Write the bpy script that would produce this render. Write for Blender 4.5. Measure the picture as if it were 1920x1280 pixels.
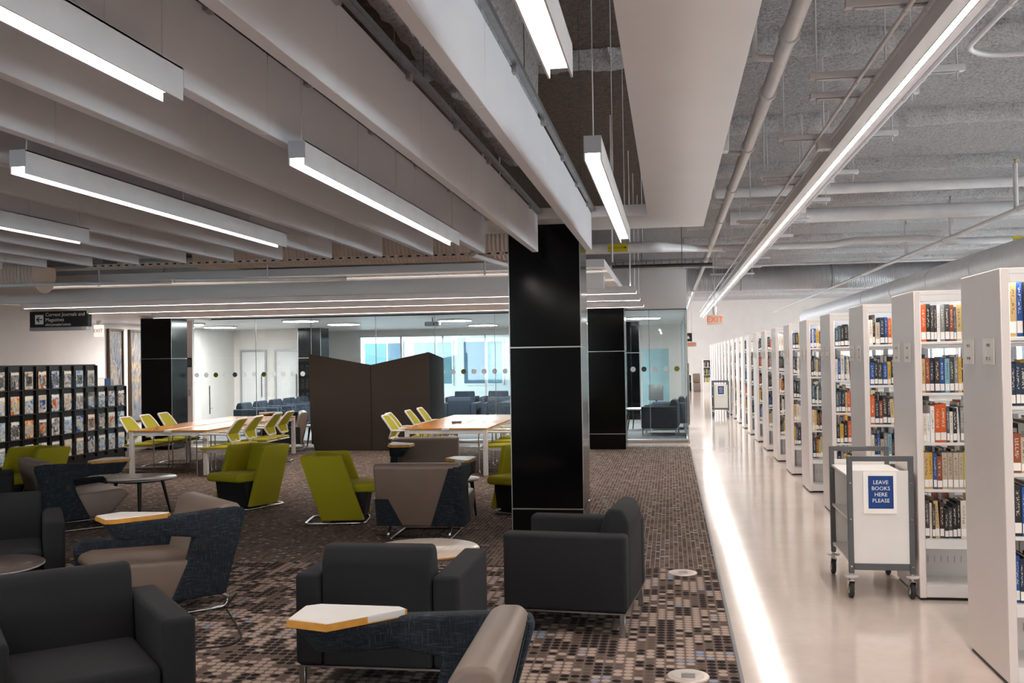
import bpy, bmesh, math, random
from mathutils import Vector, Matrix
R = math.radians
rnd = random.Random(7)
S = bpy.context.scene
C = S.collection
for o in list(bpy.data.objects): bpy.data.objects.remove(o)

# ------------------------------------------------------------------ camera
F_PX, CAM_H = 1867.0, 1.70
yv = Vector((1256 - 960, 667 - 640, F_PX)).normalized()          # aisle direction seen by the camera
xv = Vector((1, -0.0155, 0)); xv = (xv - yv * xv.dot(yv)).normalized()
zv = xv.cross(yv)
if zv.y > 0: zv = -zv
right = Vector((xv.x, yv.x, zv.x)); down = Vector((xv.y, yv.y, zv.y)); fwd = Vector((xv.z, yv.z, zv.z))
cam_d = bpy.data.cameras.new('camera'); cam = bpy.data.objects.new('camera', cam_d); C.objects.link(cam)
cam_d.lens = F_PX / 1920 * 36; cam_d.sensor_width = 36; cam_d.clip_end = 300
m3 = Matrix((right, -down, -fwd)).transposed()
cam.matrix_world = Matrix.Translation((0, 0, CAM_H)) @ m3.to_4x4()
S.camera = cam

# ------------------------------------------------------------------ world, exposure
W = bpy.data.worlds.new('world'); S.world = W; W.use_nodes = True
W.node_tree.nodes['Background'].inputs[0].default_value = (0.86, 0.94, 1.0, 1)
W.node_tree.nodes['Background'].inputs[1].default_value = 2.7
S.view_settings.view_transform = 'Standard'; S.view_settings.look = 'None'
S.view_settings.exposure = 1.74; S.view_settings.gamma = 1.0; S.view_settings.use_curve_mapping = False
try:
    S.cycles.use_denoising = True; S.cycles.max_bounces = 10; S.cycles.diffuse_bounces = 5; S.cycles.glossy_bounces = 4
    S.cycles.transparent_max_bounces = 16; S.cycles.sample_clamp_indirect = 8; S.cycles.caustics_reflective = False
except Exception: pass
L_AISLE, L_PEND, L_CROSS, L_SHELF, L_DISC = 41.0, 9.0, 14.0, 9.0, 27.0      # radiance of the lamps' diffusers

# ------------------------------------------------------------------ materials
def lin(c): return tuple(((v / 255) / 12.92 if v / 255 <= .04045 else ((v / 255 + .055) / 1.055) ** 2.4) for v in c)
M = {}
class NT:
    def __init__(s, name):
        s.mat = bpy.data.materials.new(name); s.mat.use_nodes = True; s.t = s.mat.node_tree
        s.n = s.t.nodes; s.l = s.t.links; s.b = s.n['Principled BSDF']; M[name] = s.mat
    def put(s, sock, v):
        if hasattr(v, 'is_output') or hasattr(v, 'links'): s.l.new(v, sock)
        elif v is not None: sock.default_value = v
    def node(s, typ, **kw):
        n = s.n.new(typ)
        for k, v in kw.items(): setattr(n, k, v)
        return n
    def m(s, op, a, b=None, c=None):
        n = s.node('ShaderNodeMath', operation=op)
        for i, v in enumerate((a, b, c)):
            if v is not None: s.put(n.inputs[i], v)
        return n.outputs[0]
    def pos(s, kind='Object'): return s.node('ShaderNodeTexCoord').outputs[kind]
    def wpos(s): return s.node('ShaderNodeNewGeometry').outputs['Position']
    def xyz(s, v):
        n = s.node('ShaderNodeSeparateXYZ'); s.l.new(v, n.inputs[0]); return n.outputs
    def comb(s, x, y, z=0.0):
        n = s.node('ShaderNodeCombineXYZ')
        for i, v in enumerate((x, y, z)): s.put(n.inputs[i], v)
        return n.outputs[0]
    def noise(s, vec, scale, detail=3, rough=.5, out=0):
        n = s.node('ShaderNodeTexNoise'); s.l.new(vec, n.inputs['Vector'])
        n.inputs['Scale'].default_value = scale; n.inputs['Detail'].default_value = detail; n.inputs['Roughness'].default_value = rough
        return n.outputs[out]
    def white(s, vec):
        n = s.node('ShaderNodeTexWhiteNoise', noise_dimensions='3D'); s.l.new(vec, n.inputs[0]); return n.outputs['Value']
    def ramp(s, fac, stops, const=False):
        n = s.node('ShaderNodeValToRGB'); s.put(n.inputs[0], fac); e = n.color_ramp.elements
        if const: n.color_ramp.interpolation = 'CONSTANT'
        while len(e) < len(stops): e.new(.5)
        for i, (p, c) in enumerate(stops): e[i].position = p; e[i].color = (*c, 1)
        return n.outputs[0]
    def mix(s, f, a, b):
        n = s.node('ShaderNodeMix', data_type='RGBA'); s.put(n.inputs[0], f)
        for i, v in ((6, a), (7, b)): s.put(n.inputs[i], (*v, 1) if isinstance(v, tuple) and len(v) == 3 else v)
        return n.outputs[2]
    def bump(s, h, strength, dist=.01):
        n = s.node('ShaderNodeBump'); n.inputs['Strength'].default_value = strength; n.inputs['Distance'].default_value = dist
        s.l.new(h, n.inputs['Height']); s.l.new(n.outputs[0], s.b.inputs['Normal'])
    def col(s, v): s.put(s.b.inputs['Base Color'], (*v, 1) if isinstance(v, tuple) and len(v) == 3 else v)
    def set(s, **kw):
        for k, v in kw.items(): s.put(s.b.inputs[k.replace('_', ' ')], v)

def plain(name, rgb, rough=.5, metal=0., var=.08, scale=6., bump=0., bscale=200., spec=.5, coat=0.):
    n = NT(name); c = lin(rgb); p = n.pos()
    f = n.noise(p, scale, 4)
    n.col(n.ramp(f, [(.3, tuple(v * (1 - var) for v in c)), (.7, tuple(min(1, v * (1 + var)) for v in c))]))
    n.set(Roughness=rough, Metallic=metal)
    n.b.inputs['Specular IOR Level'].default_value = spec
    if coat: n.b.inputs['Coat Weight'].default_value = coat
    if bump: n.bump(n.noise(p, bscale, 2), bump, .004)
    return n.mat
def emis(name, rgb, strength, base=(.9, .9, .9)):
    n = NT(name); n.col(base); n.b.inputs['Emission Color'].default_value = (*lin(rgb), 1)
    n.b.inputs['Emission Strength'].default_value = strength
    if strength > 2: n.mat.cycles.emission_sampling = 'FRONT'
    return n.mat

plain('white_paint', (226, 220, 216), .55, var=.02)
plain('wall_white', (236, 227, 221), .7, var=.03, scale=2)
plain('soffit_white', (234, 230, 230), .38, var=.02, scale=1.5)
plain('baffle_grey', (230, 228, 232), .85, var=.03, scale=1.2, bump=.15, bscale=260)
plain('shelf_white', (232, 226, 222), .42, var=.015)
plain('panel_warm', (226, 214, 208), .42, var=.02, scale=1.5)
plain('pipe_white', (222, 219, 220), .45, var=.05)
plain('steel_grey', (172, 170, 173), .4, .35, var=.08)
plain('galvanised', (150, 152, 155), .38, .8, var=.15, scale=14)
plain('chrome', (205, 203, 200), .18, 1., var=.03)
plain('satin_steel', (180, 178, 175), .3, 1., var=.05)
plain('grey_metal', (98, 98, 100), .45, .3, var=.05)
plain('charcoal_fabric', (25, 25, 27), .9, var=.12, scale=90, bump=.35, bscale=900)
plain('navy_fabric', (34, 44, 58), .85, var=.12, scale=60, bump=.3, bscale=900)
plain('teal_fabric', (44, 66, 84), .85, var=.12, scale=60)
plain('taupe_vinyl', (124, 106, 94), .42, var=.04, scale=8, bump=.08, bscale=500)
plain('green_fabric', (166, 157, 8), .85, var=.08, scale=120, bump=.3, bscale=900)
plain('green_mesh', (168, 160, 14), .8, var=.15, scale=200, bump=.4, bscale=700)
plain('white_plastic', (228, 222, 216), .38, var=.02)
plain('black_plastic', (18, 18, 19), .4, var=.1)
plain('black_matt', (14, 14, 15), .7, var=.1)
plain('black_laminate', (30, 27, 26), .22, var=.25, scale=9)
plain('brown_felt', (58, 49, 42), .95, var=.12, scale=180, bump=.4, bscale=600)
plain('dark_felt', (20, 20, 21), .95, var=.1, scale=120)
plain('rubber', (44, 43, 43), .7, var=.1)
plain('bumper_grey', (196, 190, 188), .5, var=.04)
plain('paper', (248, 242, 234), .7, var=.02)
plain('page_white', (228, 222, 210), .8, var=.05, scale=60)
plain('sign_blue', (16, 62, 128), .45, var=.05)
plain('sign_black', (16, 16, 17), .45, var=.08)
plain('sign_yellow', (206, 190, 0), .5, var=.05)
plain('ink_rust', (150, 74, 44), .6); plain('ink', (30, 30, 30), .6, var=.02)
plain('ink_white', (240, 240, 238), .5, var=.02)
plain('brass', (176, 130, 70), .35, 1., var=.1)
plain('floor_box_metal', (214, 198, 188), .35, .5, var=.04)
plain('teal_wall', (158, 192, 200), .6, var=.1, scale=3)
plain('facade_white', (230, 236, 240), .6, var=.02)
plain('facade_teal', (96, 140, 152), .2, var=.2, scale=.6)
plain('facade_dark', (70, 100, 122), .2, var=.2, scale=.6)
plain('ground_pale', (190, 194, 196), .8, var=.05)
plain('wood_edge', (206, 142, 52), .5, var=.15, scale=20)
plain('cord_black', (16, 16, 17), .5)
plain('black_glass', (5, 5, 6), .14, var=.05, scale=2, spec=.25)
plain('bronze_frame', (66, 52, 36), .35, .6, var=.2, scale=30)
plain('handle_steel', (150, 146, 140), .3, 1., var=.05)
emis('lamp_aisle', (255, 247, 240), L_AISLE); emis('lamp_pendant', (255, 248, 242), L_PEND)
emis('soffit_fill', (255, 246, 238), 2.2); emis('lamp_cross', (255, 248, 242), L_CROSS); emis('lamp_shelf', (240, 250, 255), L_SHELF); emis('lamp_disc', (255, 252, 248), L_DISC)  # the upward one is an added glow for the soffit
emis('exit_white', (255, 236, 224), .3, (.5, .45, .42)); emis('exit_letters', (230, 62, 4), .22, (.5, .07, .0)); emis('exit_case_warm', (226, 196, 170), .05, (.42, .34, .28))

def wood(name, a, b, rough, coat=0.):
    n = NT(name); p = n.xyz(n.pos()); v = n.comb(n.m('MULTIPLY', p[0], 14.), n.m('MULTIPLY', p[1], 1.6), p[2])
    n.col(n.ramp(n.noise(v, 3., 6, .65), [(.32, lin(a)), (.68, lin(b))])); n.set(Roughness=rough)
    n.b.inputs['Coat Weight'].default_value = coat; n.b.inputs['Coat Roughness'].default_value = .06
wood('wood_table', (188, 112, 24), (222, 150, 58), .25, .2)
wood('wood_oak_pale', (186, 166, 150), (206, 190, 176), .3, .3)
wood('wood_dark', (72, 62, 58), (116, 104, 98), .28, .3)

n = NT('tweed'); p = n.xyz(n.pos())
a = n.noise(n.comb(n.m('MULTIPLY', p[0], 160.), n.m('MULTIPLY', p[1], 160.), n.m('MULTIPLY', p[2], 14.)), 1., 2)
b = n.noise(n.comb(n.m('MULTIPLY', p[0], 16.), n.m('MULTIPLY', p[1], 16.), n.m('MULTIPLY', p[2], 180.)), 1., 2)
f = n.m('MAXIMUM', a, b)
n.col(n.ramp(f, [(.45, lin((13, 17, 22))), (.6, lin((26, 35, 45))), (.75, lin((60, 70, 80)))])); n.set(Roughness=.9); n.bump(f, .3, .002)

# polished concrete
n = NT('concrete_floor'); p = n.wpos()
f = n.noise(p, .9, 6, .6); g = n.noise(p, 14., 4, .6)
n.col(n.mix(n.m('MULTIPLY', g, .35), n.ramp(f, [(.3, lin((192, 175, 164))), (.7, lin((210, 194, 184)))]), lin((176, 158, 148))))
n.put(n.b.inputs['Roughness'], n.m('MULTIPLY_ADD', g, .05, .085)); n.b.inputs['Specular IOR Level'].default_value = .85

# carpet: dot field in front, narrow woven stripes behind
n = NT('carpet_dots'); p = n.xyz(n.wpos()); q = .0555
cx, cy = n.m('DIVIDE', p[0], q), n.m('DIVIDE', p[1], q)
ix, iy = n.m('FLOOR', cx), n.m('FLOOR', cy)
fx, fy = n.m('SUBTRACT', n.m('FRACT', cx), .5), n.m('SUBTRACT', n.m('FRACT', cy), .5)
d = n.m('SQRT', n.m('ADD', n.m('MULTIPLY', fx, fx), n.m('MULTIPLY', fy, fy)))
inside = n.m('LESS_THAN', d, .44)
w1 = n.white(n.comb(ix, iy, 1.)); w2 = n.white(n.comb(n.m('FLOOR', n.m('DIVIDE', ix, 2.)), n.m('FLOOR', n.m('DIVIDE', iy, 3.)), 5.))
blk = n.noise(n.comb(ix, iy, 0.), .21, 1)
sel = n.m('ADD', n.m('MULTIPLY', w1, .30), n.m('ADD', n.m('MULTIPLY', w2, .42), n.m('MULTIPLY', blk, .30)))
dots = n.ramp(sel, [(0, lin((36, 29, 27))), (.45, lin((98, 82, 73))), (.54, lin((176, 154, 141))), (.79, lin((138, 147, 168)))], True)
fuzz = n.noise(n.wpos(), 420., 2)
cc = n.mix(inside, lin((114, 97, 88)), dots)
n.col(n.mix(n.m('MULTIPLY', fuzz, .22), cc, lin((40, 34, 32)))); n.set(Roughness=.95); n.b.inputs['Specular IOR Level'].default_value = .15
n.bump(n.m('ADD', n.m('MULTIPLY', inside, .6), fuzz), .5, .004)
n = NT('carpet_stripes'); p = n.xyz(n.wpos()); q = .0385
cx = n.m('DIVIDE', p[0], q); ix = n.m('FLOOR', cx); fx = n.m('FRACT', cx)
cy = n.m('ADD', n.m('DIVIDE', p[1], .15), n.m('MULTIPLY', n.white(n.comb(ix, 3., 1.)), 9.)); iy = n.m('FLOOR', cy); fy = n.m('FRACT', cy)
w = n.white(n.comb(ix, iy, 2.)); w2 = n.white(n.comb(ix, iy, 8.))
base = n.ramp(w, [(0, lin((84, 71, 63))), (.35, lin((100, 85, 76))), (.7, lin((112, 95, 85)))], True)
chip = n.m('MULTIPLY', n.m('LESS_THAN', fy, .26), n.m('LESS_THAN', w2, .16))
chipc = n.ramp(n.white(n.comb(ix, iy, 4.)), [(0, lin((150, 160, 176))), (.45, lin((176, 164, 156))), (.8, lin((140, 122, 112)))], True)
edge = n.m('MAXIMUM', n.m('LESS_THAN', fx, .13), n.m('MULTIPLY', n.m('LESS_THAN', fy, .07), n.m('LESS_THAN', w2, .6)))
cc = n.mix(edge, base, lin((164, 143, 131))); cc = n.mix(n.m('MULTIPLY', chip, n.m('GREATER_THAN', fx, .13)), cc, chipc)
fuzz = n.noise(n.wpos(), 420., 2)
n.col(n.mix(n.m('MULTIPLY', fuzz, .2), cc, lin((40, 34, 32)))); n.set(Roughness=.95); n.b.inputs['Specular IOR Level'].default_value = .15
n.bump(fuzz, .5, .004)
plain('carpet_grey', (112, 112, 114), .95, var=.4, scale=40, spec=.1)

# sprayed fireproofing
n = NT('sprayed_ceiling'); p = n.wpos(); f = n.noise(p, 26., 5, .7); g = n.noise(p, 1.2, 4, .6)
n.col(n.mix(n.m('MULTIPLY', g, .5), n.ramp(n.noise(p, 34., 4, .7), [(.36, lin((150, 146, 147))), (.5, lin((212, 208, 209))), (.7, lin((232, 229, 230)))]), lin((186, 181, 181)))); n.set(Roughness=.95); n.b.inputs['Specular IOR Level'].default_value = .1
n.bump(f, 1., .06)
n = NT('sprayed_beam'); p = n.wpos(); f = n.noise(p, 38., 5, .7)
n.col(n.ramp(f, [(.34, lin((176, 172, 173))), (.5, lin((226, 222, 223))), (.7, lin((240, 237, 238)))])); n.set(Roughness=.95); n.bump(f, 1., .05)
# spiral duct
n = NT('spiral_duct'); p = n.xyz(n.pos()); w = n.m('SINE', n.m('MULTIPLY', p[0], 130.))
n.col(lin((188, 186, 188))); n.set(Roughness=.35, Metallic=.25); n.bump(w, .55, .012)
n = NT('spiral_duct_warm'); p = n.xyz(n.pos()); w = n.m('SINE', n.m('MULTIPLY', p[0], 130.))
n.col(lin((232, 208, 192))); n.set(Roughness=.5); n.bump(w, .3, .008)

# glass: clear sheet, a little tint, fresnel mirror
def glass(name, tint, k=1.0):
    n = NT(name); n.n.remove(n.b)
    tr = n.node('ShaderNodeBsdfTransparent'); tr.inputs[0].default_value = (*tint, 1)
    gl = n.node('ShaderNodeBsdfGlossy'); gl.inputs['Roughness'].default_value = .02; gl.inputs[0].default_value = (.9, .95, 1, 1)
    lw = n.node('ShaderNodeLayerWeight'); fz = n.m('MULTIPLY_ADD', n.m('POWER', lw.outputs['Facing'], 4.), .8, .045)
    mx = n.node('ShaderNodeMixShader'); n.l.new(n.m('MULTIPLY', fz, k), mx.inputs[0]); n.l.new(tr.outputs[0], mx.inputs[1]); n.l.new(gl.outputs[0], mx.inputs[2])
    n.l.new(mx.outputs[0], n.n['Material Output'].inputs[0])
glass('clear_glass', (.90, .965, .975)); glass('window_glass', (.93, .98, .985), .8); glass('pocket_plastic', (.96, .96, .96), .35)
n = NT('frosted_dot'); n.col(lin((226, 222, 222))); n.set(Roughness=.6)
tl = n.node('ShaderNodeBsdfTranslucent'); tl.inputs[0].default_value = (.85, .84, .84, 1); mx = n.node('ShaderNodeMixShader'); mx.inputs[0].default_value = .55
n.l.new(n.b.outputs[0], mx.inputs[1]); n.l.new(tl.outputs[0], mx.inputs[2]); n.l.new(mx.outputs[0], n.n['Material Output'].inputs[0])
plain('dot_olive', (130, 128, 40), .6); plain('dot_slate', (72, 92, 100), .6)

# abstract painting, magazine covers
def daub(name, cols, sx, sy, sz, scale, dist=2.):
    n = NT(name); p = n.xyz(n.pos()); rr = n.m('MULTIPLY', n.node('ShaderNodeObjectInfo').outputs['Random'], 60.)
    v = n.comb(n.m('ADD', n.m('MULTIPLY', p[0], sx), rr), n.m('MULTIPLY', p[1], sy), n.m('MULTIPLY', p[2], sz))
    nn = n.node('ShaderNodeTexNoise'); n.l.new(v, nn.inputs[0]); nn.inputs['Scale'].default_value = scale; nn.inputs['Detail'].default_value = 6; nn.inputs['Distortion'].default_value = dist
    n.col(n.ramp(nn.outputs[0], [(.36 + .28 * i / max(1, len(cols) - 1), lin(c)) for i, c in enumerate(cols)])); n.set(Roughness=.5)
daub('canvas_a', [(54, 58, 68), (96, 100, 110), (84, 78, 76), (124, 126, 132), (150, 122, 88), (100, 94, 92)], 1, 3.5, 1, 1.6)
daub('canvas_b', [(62, 58, 56), (98, 96, 98), (80, 92, 108), (112, 108, 106), (156, 128, 88), (88, 80, 76)], 1, 3., 1, 1.9)
COV = [('white and grey', [(225, 220, 212), (240, 236, 230), (90, 90, 92), (200, 196, 190)]), ('orange', [(206, 80, 30), (236, 150, 60), (240, 228, 214), (40, 34, 36)]),
       ('sky blue', [(90, 150, 200), (160, 196, 220), (240, 240, 236), (40, 70, 120)]), ('dark grey', [(34, 34, 38), (70, 70, 74), (150, 146, 142), (20, 20, 22)]),
       ('deep blue', [(24, 56, 118), (40, 90, 160), (220, 224, 228), (20, 30, 60)]), ('yellow and white', [(226, 200, 40), (240, 236, 220), (120, 150, 190), (240, 240, 236)]),
       ('cream', [(226, 210, 188), (200, 176, 150), (240, 236, 228), (120, 96, 80)]), ('black and white', [(24, 24, 26), (235, 232, 228), (60, 60, 62), (220, 216, 212)])]
for i, (nm, cs) in enumerate(COV): daub('cover_%d' % i, cs, 1, 1, 1, 7 + i % 3, 1.2)

# book cloth with a printed title down the spine
BOOK = [('dark brown', (58, 42, 34)), ('black', (30, 29, 30)), ('orange', (214, 92, 32)), ('royal blue', (28, 78, 148)), ('tan', (206, 170, 116)), ('cream', (228, 214, 196)),
        ('navy blue', (32, 44, 66)), ('grey', (132, 128, 126)), ('olive yellow', (176, 168, 40)), ('rust red', (140, 66, 36)), ('pale blue', (130, 170, 186)), ('white', (236, 230, 224)),
        ('slate blue', (66, 88, 104)), ('amber', (220, 170, 70)), ('beige', (190, 172, 150)), ('charcoal', (62, 60, 62))]
for i, (nm, c) in enumerate(BOOK):
    n = NT('book_%d' % i); g = n.xyz(n.pos('Generated')); r = n.node('ShaderNodeObjectInfo').outputs['Random']
    rr = n.m('MULTIPLY', r, 40.)
    t = n.noise(n.comb(n.m('ADD', n.m('MULTIPLY', g[0], 3.), rr), 0., n.m('ADD', n.m('MULTIPLY', g[2], 34.), rr)), 1., 2)
    msk = n.m('MULTIPLY', n.m('LESS_THAN', n.m('ABSOLUTE', n.m('SUBTRACT', g[0], .5)), .22), n.m('MULTIPLY', n.m('GREATER_THAN', g[2], .38), n.m('LESS_THAN', g[2], .88)))
    msk = n.m('MULTIPLY', msk, n.m('GREATER_THAN', t, .53))
    lum = sum(c) / 3; ink = (232, 222, 200) if lum < 130 else (60, 52, 48)
    n.col(n.mix(n.m('MULTIPLY', msk, .75), n.mix(n.m('MULTIPLY', r, .25), lin(c), lin(tuple(min(255, v + 30) for v in c))), lin(ink))); n.set(Roughness=.55)

# ------------------------------------------------------------------ mesh builder
class MB:
    def __init__(s): s.v = []; s.f = []
    def add(s, vs, fs):
        k = len(s.v); s.v += [tuple(v) for v in vs]; s.f += [tuple(i + k for i in f) for f in fs]; return s
    def box(s, x0, x1, y0, y1, z0, z1):
        return s.add([(x0, y0, z0), (x1, y0, z0), (x1, y1, z0), (x0, y1, z0), (x0, y0, z1), (x1, y0, z1), (x1, y1, z1), (x0, y1, z1)],
                     [(3, 2, 1, 0), (4, 5, 6, 7), (0, 1, 5, 4), (1, 2, 6, 5), (2, 3, 7, 6), (3, 0, 4, 7)])
    def prism(s, poly, axis, a, b, poly2=None):
        # polygon in the two other axes, extruded from a to b along axis
        def P(p, t): return {'x': (t, p[0], p[1]), 'y': (p[0], t, p[1]), 'z': (p[0], p[1], t)}[axis]
        n = len(poly); q = poly2 or poly
        return s.add([P(p, a) for p in poly] + [P(p, b) for p in q], [tuple(range(n - 1, -1, -1)), tuple(range(n, 2 * n))] + [(i, (i + 1) % n, n + (i + 1) % n, n + i) for i in range(n)])
    def tube(s, path, r, n=8, closed=False, r2=None):
        P = [Vector(p) for p in path]; m = len(P); vs = []
        for i, p in enumerate(P):
            a = P[i - 1] if (i > 0 or closed) else p; b = P[(i + 1) % m] if (i < m - 1 or closed) else p
            t = (b - a).normalized()
            ref = Vector((0, 0, 1)) if abs(t.z) < .95 else Vector((1, 0, 0))
            if i == 0: u = t.cross(ref).normalized()
            else:
                u = (u - t * u.dot(t)); u = u.normalized() if u.length > 1e-6 else t.cross(ref).normalized()
            w = t.cross(u); rr = r + ((r2 - r) * i / (m - 1) if r2 is not None else 0)
            vs += [p + (u * math.cos(2 * math.pi * k / n) + w * math.sin(2 * math.pi * k / n)) * rr for k in range(n)]
        fs = []
        for i in range(m if closed else m - 1):
            for k in range(n):
                j = (i + 1) % m; fs.append((i * n + k, i * n + (k + 1) % n, j * n + (k + 1) % n, j * n + k))
        if not closed: fs += [tuple(range(n - 1, -1, -1)), tuple(range((m - 1) * n, m * n))]
        return s.add(vs, fs)
    def lathe(s, prof, c=(0, 0, 0), n=24, axis='z'):
        vs = []; fs = []; m = len(prof)
        for r, h in prof:
            for k in range(n):
                a = 2 * math.pi * k / n; p = (r * math.cos(a), r * math.sin(a), h)
                if axis == 'x': p = (p[2], p[0], p[1])
                if axis == 'y': p = (p[1], p[2], p[0])
                vs.append((p[0] + c[0], p[1] + c[1], p[2] + c[2]))
        for i in range(m - 1):
            for k in range(n): fs.append((i * n + k, i * n + (k + 1) % n, (i + 1) * n + (k + 1) % n, (i + 1) * n + k))
        fs += [tuple(range(n - 1, -1, -1)), tuple(range((m - 1) * n, m * n))]
        return s.add(vs, fs)
    def down(s, x0, x1, y0, y1, z, nx=1, ny=1):
        # lens face made of downward quads
        for i in range(nx):
            for j in range(ny):
                a, b = x0 + (x1 - x0) * i / nx, x0 + (x1 - x0) * (i + 1) / nx; c, d = y0 + (y1 - y0) * j / ny, y0 + (y1 - y0) * (j + 1) / ny
                s.add([(a, c, z), (a, d, z), (b, d, z), (b, c, z)], [(0, 1, 2, 3)])
        s.open = True
        return s
    def up(s, x0, x1, y0, y1, z, nx=1, ny=1):
        k = len(s.f); s.down(x0, x1, y0, y1, z, nx, ny); s.f[k:] = [f[::-1] for f in s.f[k:]]; return s
    def mesh(s, name, mat, bevel=0., seg=2, smooth=True, ang=40):
        me = bpy.data.meshes.new(name); me.from_pydata(s.v, [], s.f)
        bm = bmesh.new(); bm.from_mesh(me)
        if not getattr(s, 'open', False): bmesh.ops.recalc_face_normals(bm, faces=bm.faces)
        if bevel:
            es = [e for e in bm.edges if len(e.link_faces) == 2 and e.calc_face_angle(0) > R(25)]
            bmesh.ops.bevel(bm, geom=es, offset=bevel, segments=seg, profile=.5, affect='EDGES', clamp_overlap=True)
        bm.to_mesh(me); bm.free()
        if smooth:
            me.polygons.foreach_set('use_smooth', [True] * len(me.polygons)); me.set_sharp_from_angle(angle=R(ang))
        for mt in (mat if isinstance(mat, (list, tuple)) else [mat]): me.materials.append(M[mt])
        return me
def arc(c, r, a0, a1, n, plane='yz', fix=0.):
    out = []
    for i in range(n + 1):
        a = R(a0 + (a1 - a0) * i / n); u, w = c[0] + r * math.cos(a), c[1] + r * math.sin(a)
        out.append({'yz': (fix, u, w), 'xz': (u, fix, w), 'xy': (u, w, fix)}[plane])
    return out
def fillet(path, r, n=4):
    P = [Vector(p) for p in path]; out = [P[0]]
    for i in range(1, len(P) - 1):
        a, b, c = P[i - 1], P[i], P[i + 1]; d1 = (a - b); d2 = (c - b)
        k = min(r, d1.length * .48, d2.length * .48); p0 = b + d1.normalized() * k; p2 = b + d2.normalized() * k
        for j in range(n + 1):
            t = j / n; out.append(p0 * (1 - t) ** 2 + b * 2 * t * (1 - t) + p2 * t * t)
    return out + [P[-1]]
def link(name, me, parent=None, loc=(0, 0, 0), rz=0.):
    o = bpy.data.objects.new(name, me); C.objects.link(o); o.location = loc; o.rotation_euler = (0, 0, rz)
    if parent: o.parent = parent
    return o
def part(name, mb, mat, parent, bevel=0., seg=2, label=None, **kw):
    o = link(name, mb.mesh(name, mat, bevel, seg, **kw), parent)
    if label: o['label'] = label
    return o
def tag(o, label, cat, group=None):
    o['label'] = label; o['category'] = cat
    if group: o['group'] = group
    return o
def thing(name, label, cat, loc=(0, 0, 0), rz=0., group=None):
    return tag(link(name, None, None, loc, rz), label, cat, group)
def solo(name, mb, mat, label, cat, group=None, bevel=0., seg=2, loc=(0, 0, 0), rz=0., **kw):
    return tag(link(name, mb.mesh(name, mat, bevel, seg, **kw), None, loc, rz), label, cat, group)
def struct(name, mb, mat, parent=None, bevel=0., label=None, **kw):
    o = link(name, mb.mesh(name, mat, bevel, **kw), parent)
    if parent is None: o['kind'] = 'structure'
    if label: o['label'] = label
    return o
def copy_tree(o, parent=None):
    c = o.copy(); C.objects.link(c); c.parent = parent
    for ch in o.children: copy_tree(ch, c)
    return c
def put(proto, first, loc, rz, label, group=None):
    o = proto if first else copy_tree(proto)
    o.location = loc; o.rotation_euler = (0, 0, rz); o['label'] = label
    if group: o['group'] = group
    return o
def text(s, size, mat, parent=None, name='lettering', loc=(0, 0, 0), rot=(0, 0, 0), align='CENTER', depth=.0008):
    cu = bpy.data.curves.new(name, 'FONT'); cu.body = s; cu.size = size; cu.align_x = align; cu.align_y = 'CENTER'; cu.extrude = depth; cu.resolution_u = 2
    t = bpy.data.objects.new('tmp', cu); C.objects.link(t)
    me = bpy.data.meshes.new_from_object(t.evaluated_get(bpy.context.evaluated_depsgraph_get())); me.name = name
    bpy.data.objects.remove(t); bpy.data.curves.remove(cu); me.materials.clear(); me.materials.append(M[mat])
    o = bpy.data.objects.new(name, me); C.objects.link(o); o.location = loc; o.rotation_euler = rot
    if parent: o.parent = parent
    return o
ORD = ['first', 'second', 'third', 'fourth', 'fifth', 'sixth', 'seventh', 'eighth', 'ninth', 'tenth', 'eleventh', 'twelfth', 'thirteenth', 'fourteenth', 'fifteenth', 'sixteenth', 'seventeenth', 'eighteenth', 'nineteenth', 'twentieth', 'twenty-first', 'twenty-second']

# ================================================================== STRUCTURE
EDGE, ZC, ZS = .345, 4.45, 2.64                 # carpet edge, slab, low soffit
XL, XR, Y0, Y1 = -12.5, 9.5, -5., 51.
struct('floor', MB().box(XL, XR, Y0, Y1, -.2, 0), 'concrete_floor')
struct('floor_carpet_dots', MB().box(-11.5, EDGE - .012, -4.8, 8.05, 0, .008), 'carpet_dots')
struct('floor_carpet_stripes', MB().box(-11.5, EDGE - .012, 8.05, 18.82, 0, .008), 'carpet_stripes')
struct('floor_carpet_room', MB().box(XL + .02, EDGE - .03, 20.05, 29.9, 0, .008), 'carpet_grey')
struct('trim_1', MB().box(EDGE - .012, EDGE + .006, -4.8, 18.82, 0, .011), 'grey_metal')
struct('trim_2', MB().box(-11.5, EDGE, 18.82, 18.84, 0, .011), 'grey_metal')
# concrete slab overhead, open ceiling
struct('ceiling', MB().box(XL, XR, Y0, Y1, ZC, ZC + .2), 'sprayed_ceiling')
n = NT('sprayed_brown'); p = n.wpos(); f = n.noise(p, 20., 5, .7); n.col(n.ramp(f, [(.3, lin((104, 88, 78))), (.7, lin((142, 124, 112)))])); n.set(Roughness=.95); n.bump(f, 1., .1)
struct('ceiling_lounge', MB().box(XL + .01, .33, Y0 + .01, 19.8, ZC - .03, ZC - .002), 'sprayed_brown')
struct('wall_left', MB().box(XL - .2, XL, Y0, 30, 0, ZC), 'wall_white')
FILL_WX = [(-11.8, -9.6), (-9.3, -7.1), (-6.8, -4.6)]  # openings added in the unseen back wall for daylight fill
mb = MB().box(XL, XR, Y0 - .2, Y0, 0, .7).box(XL, XR, Y0 - .2, Y0, 2.7, ZC); q = XL
for a, b in FILL_WX: mb.box(q, a, Y0 - .2, Y0, .7, 2.7); q = b
mb.box(q, XR, Y0 - .2, Y0, .7, 2.7); struct('wall_back', mb, 'wall_white')
struct('wall_far', MB().box(EDGE - 1., XR, Y1, Y1 + .2, 0, ZC), 'wall_white')
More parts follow.
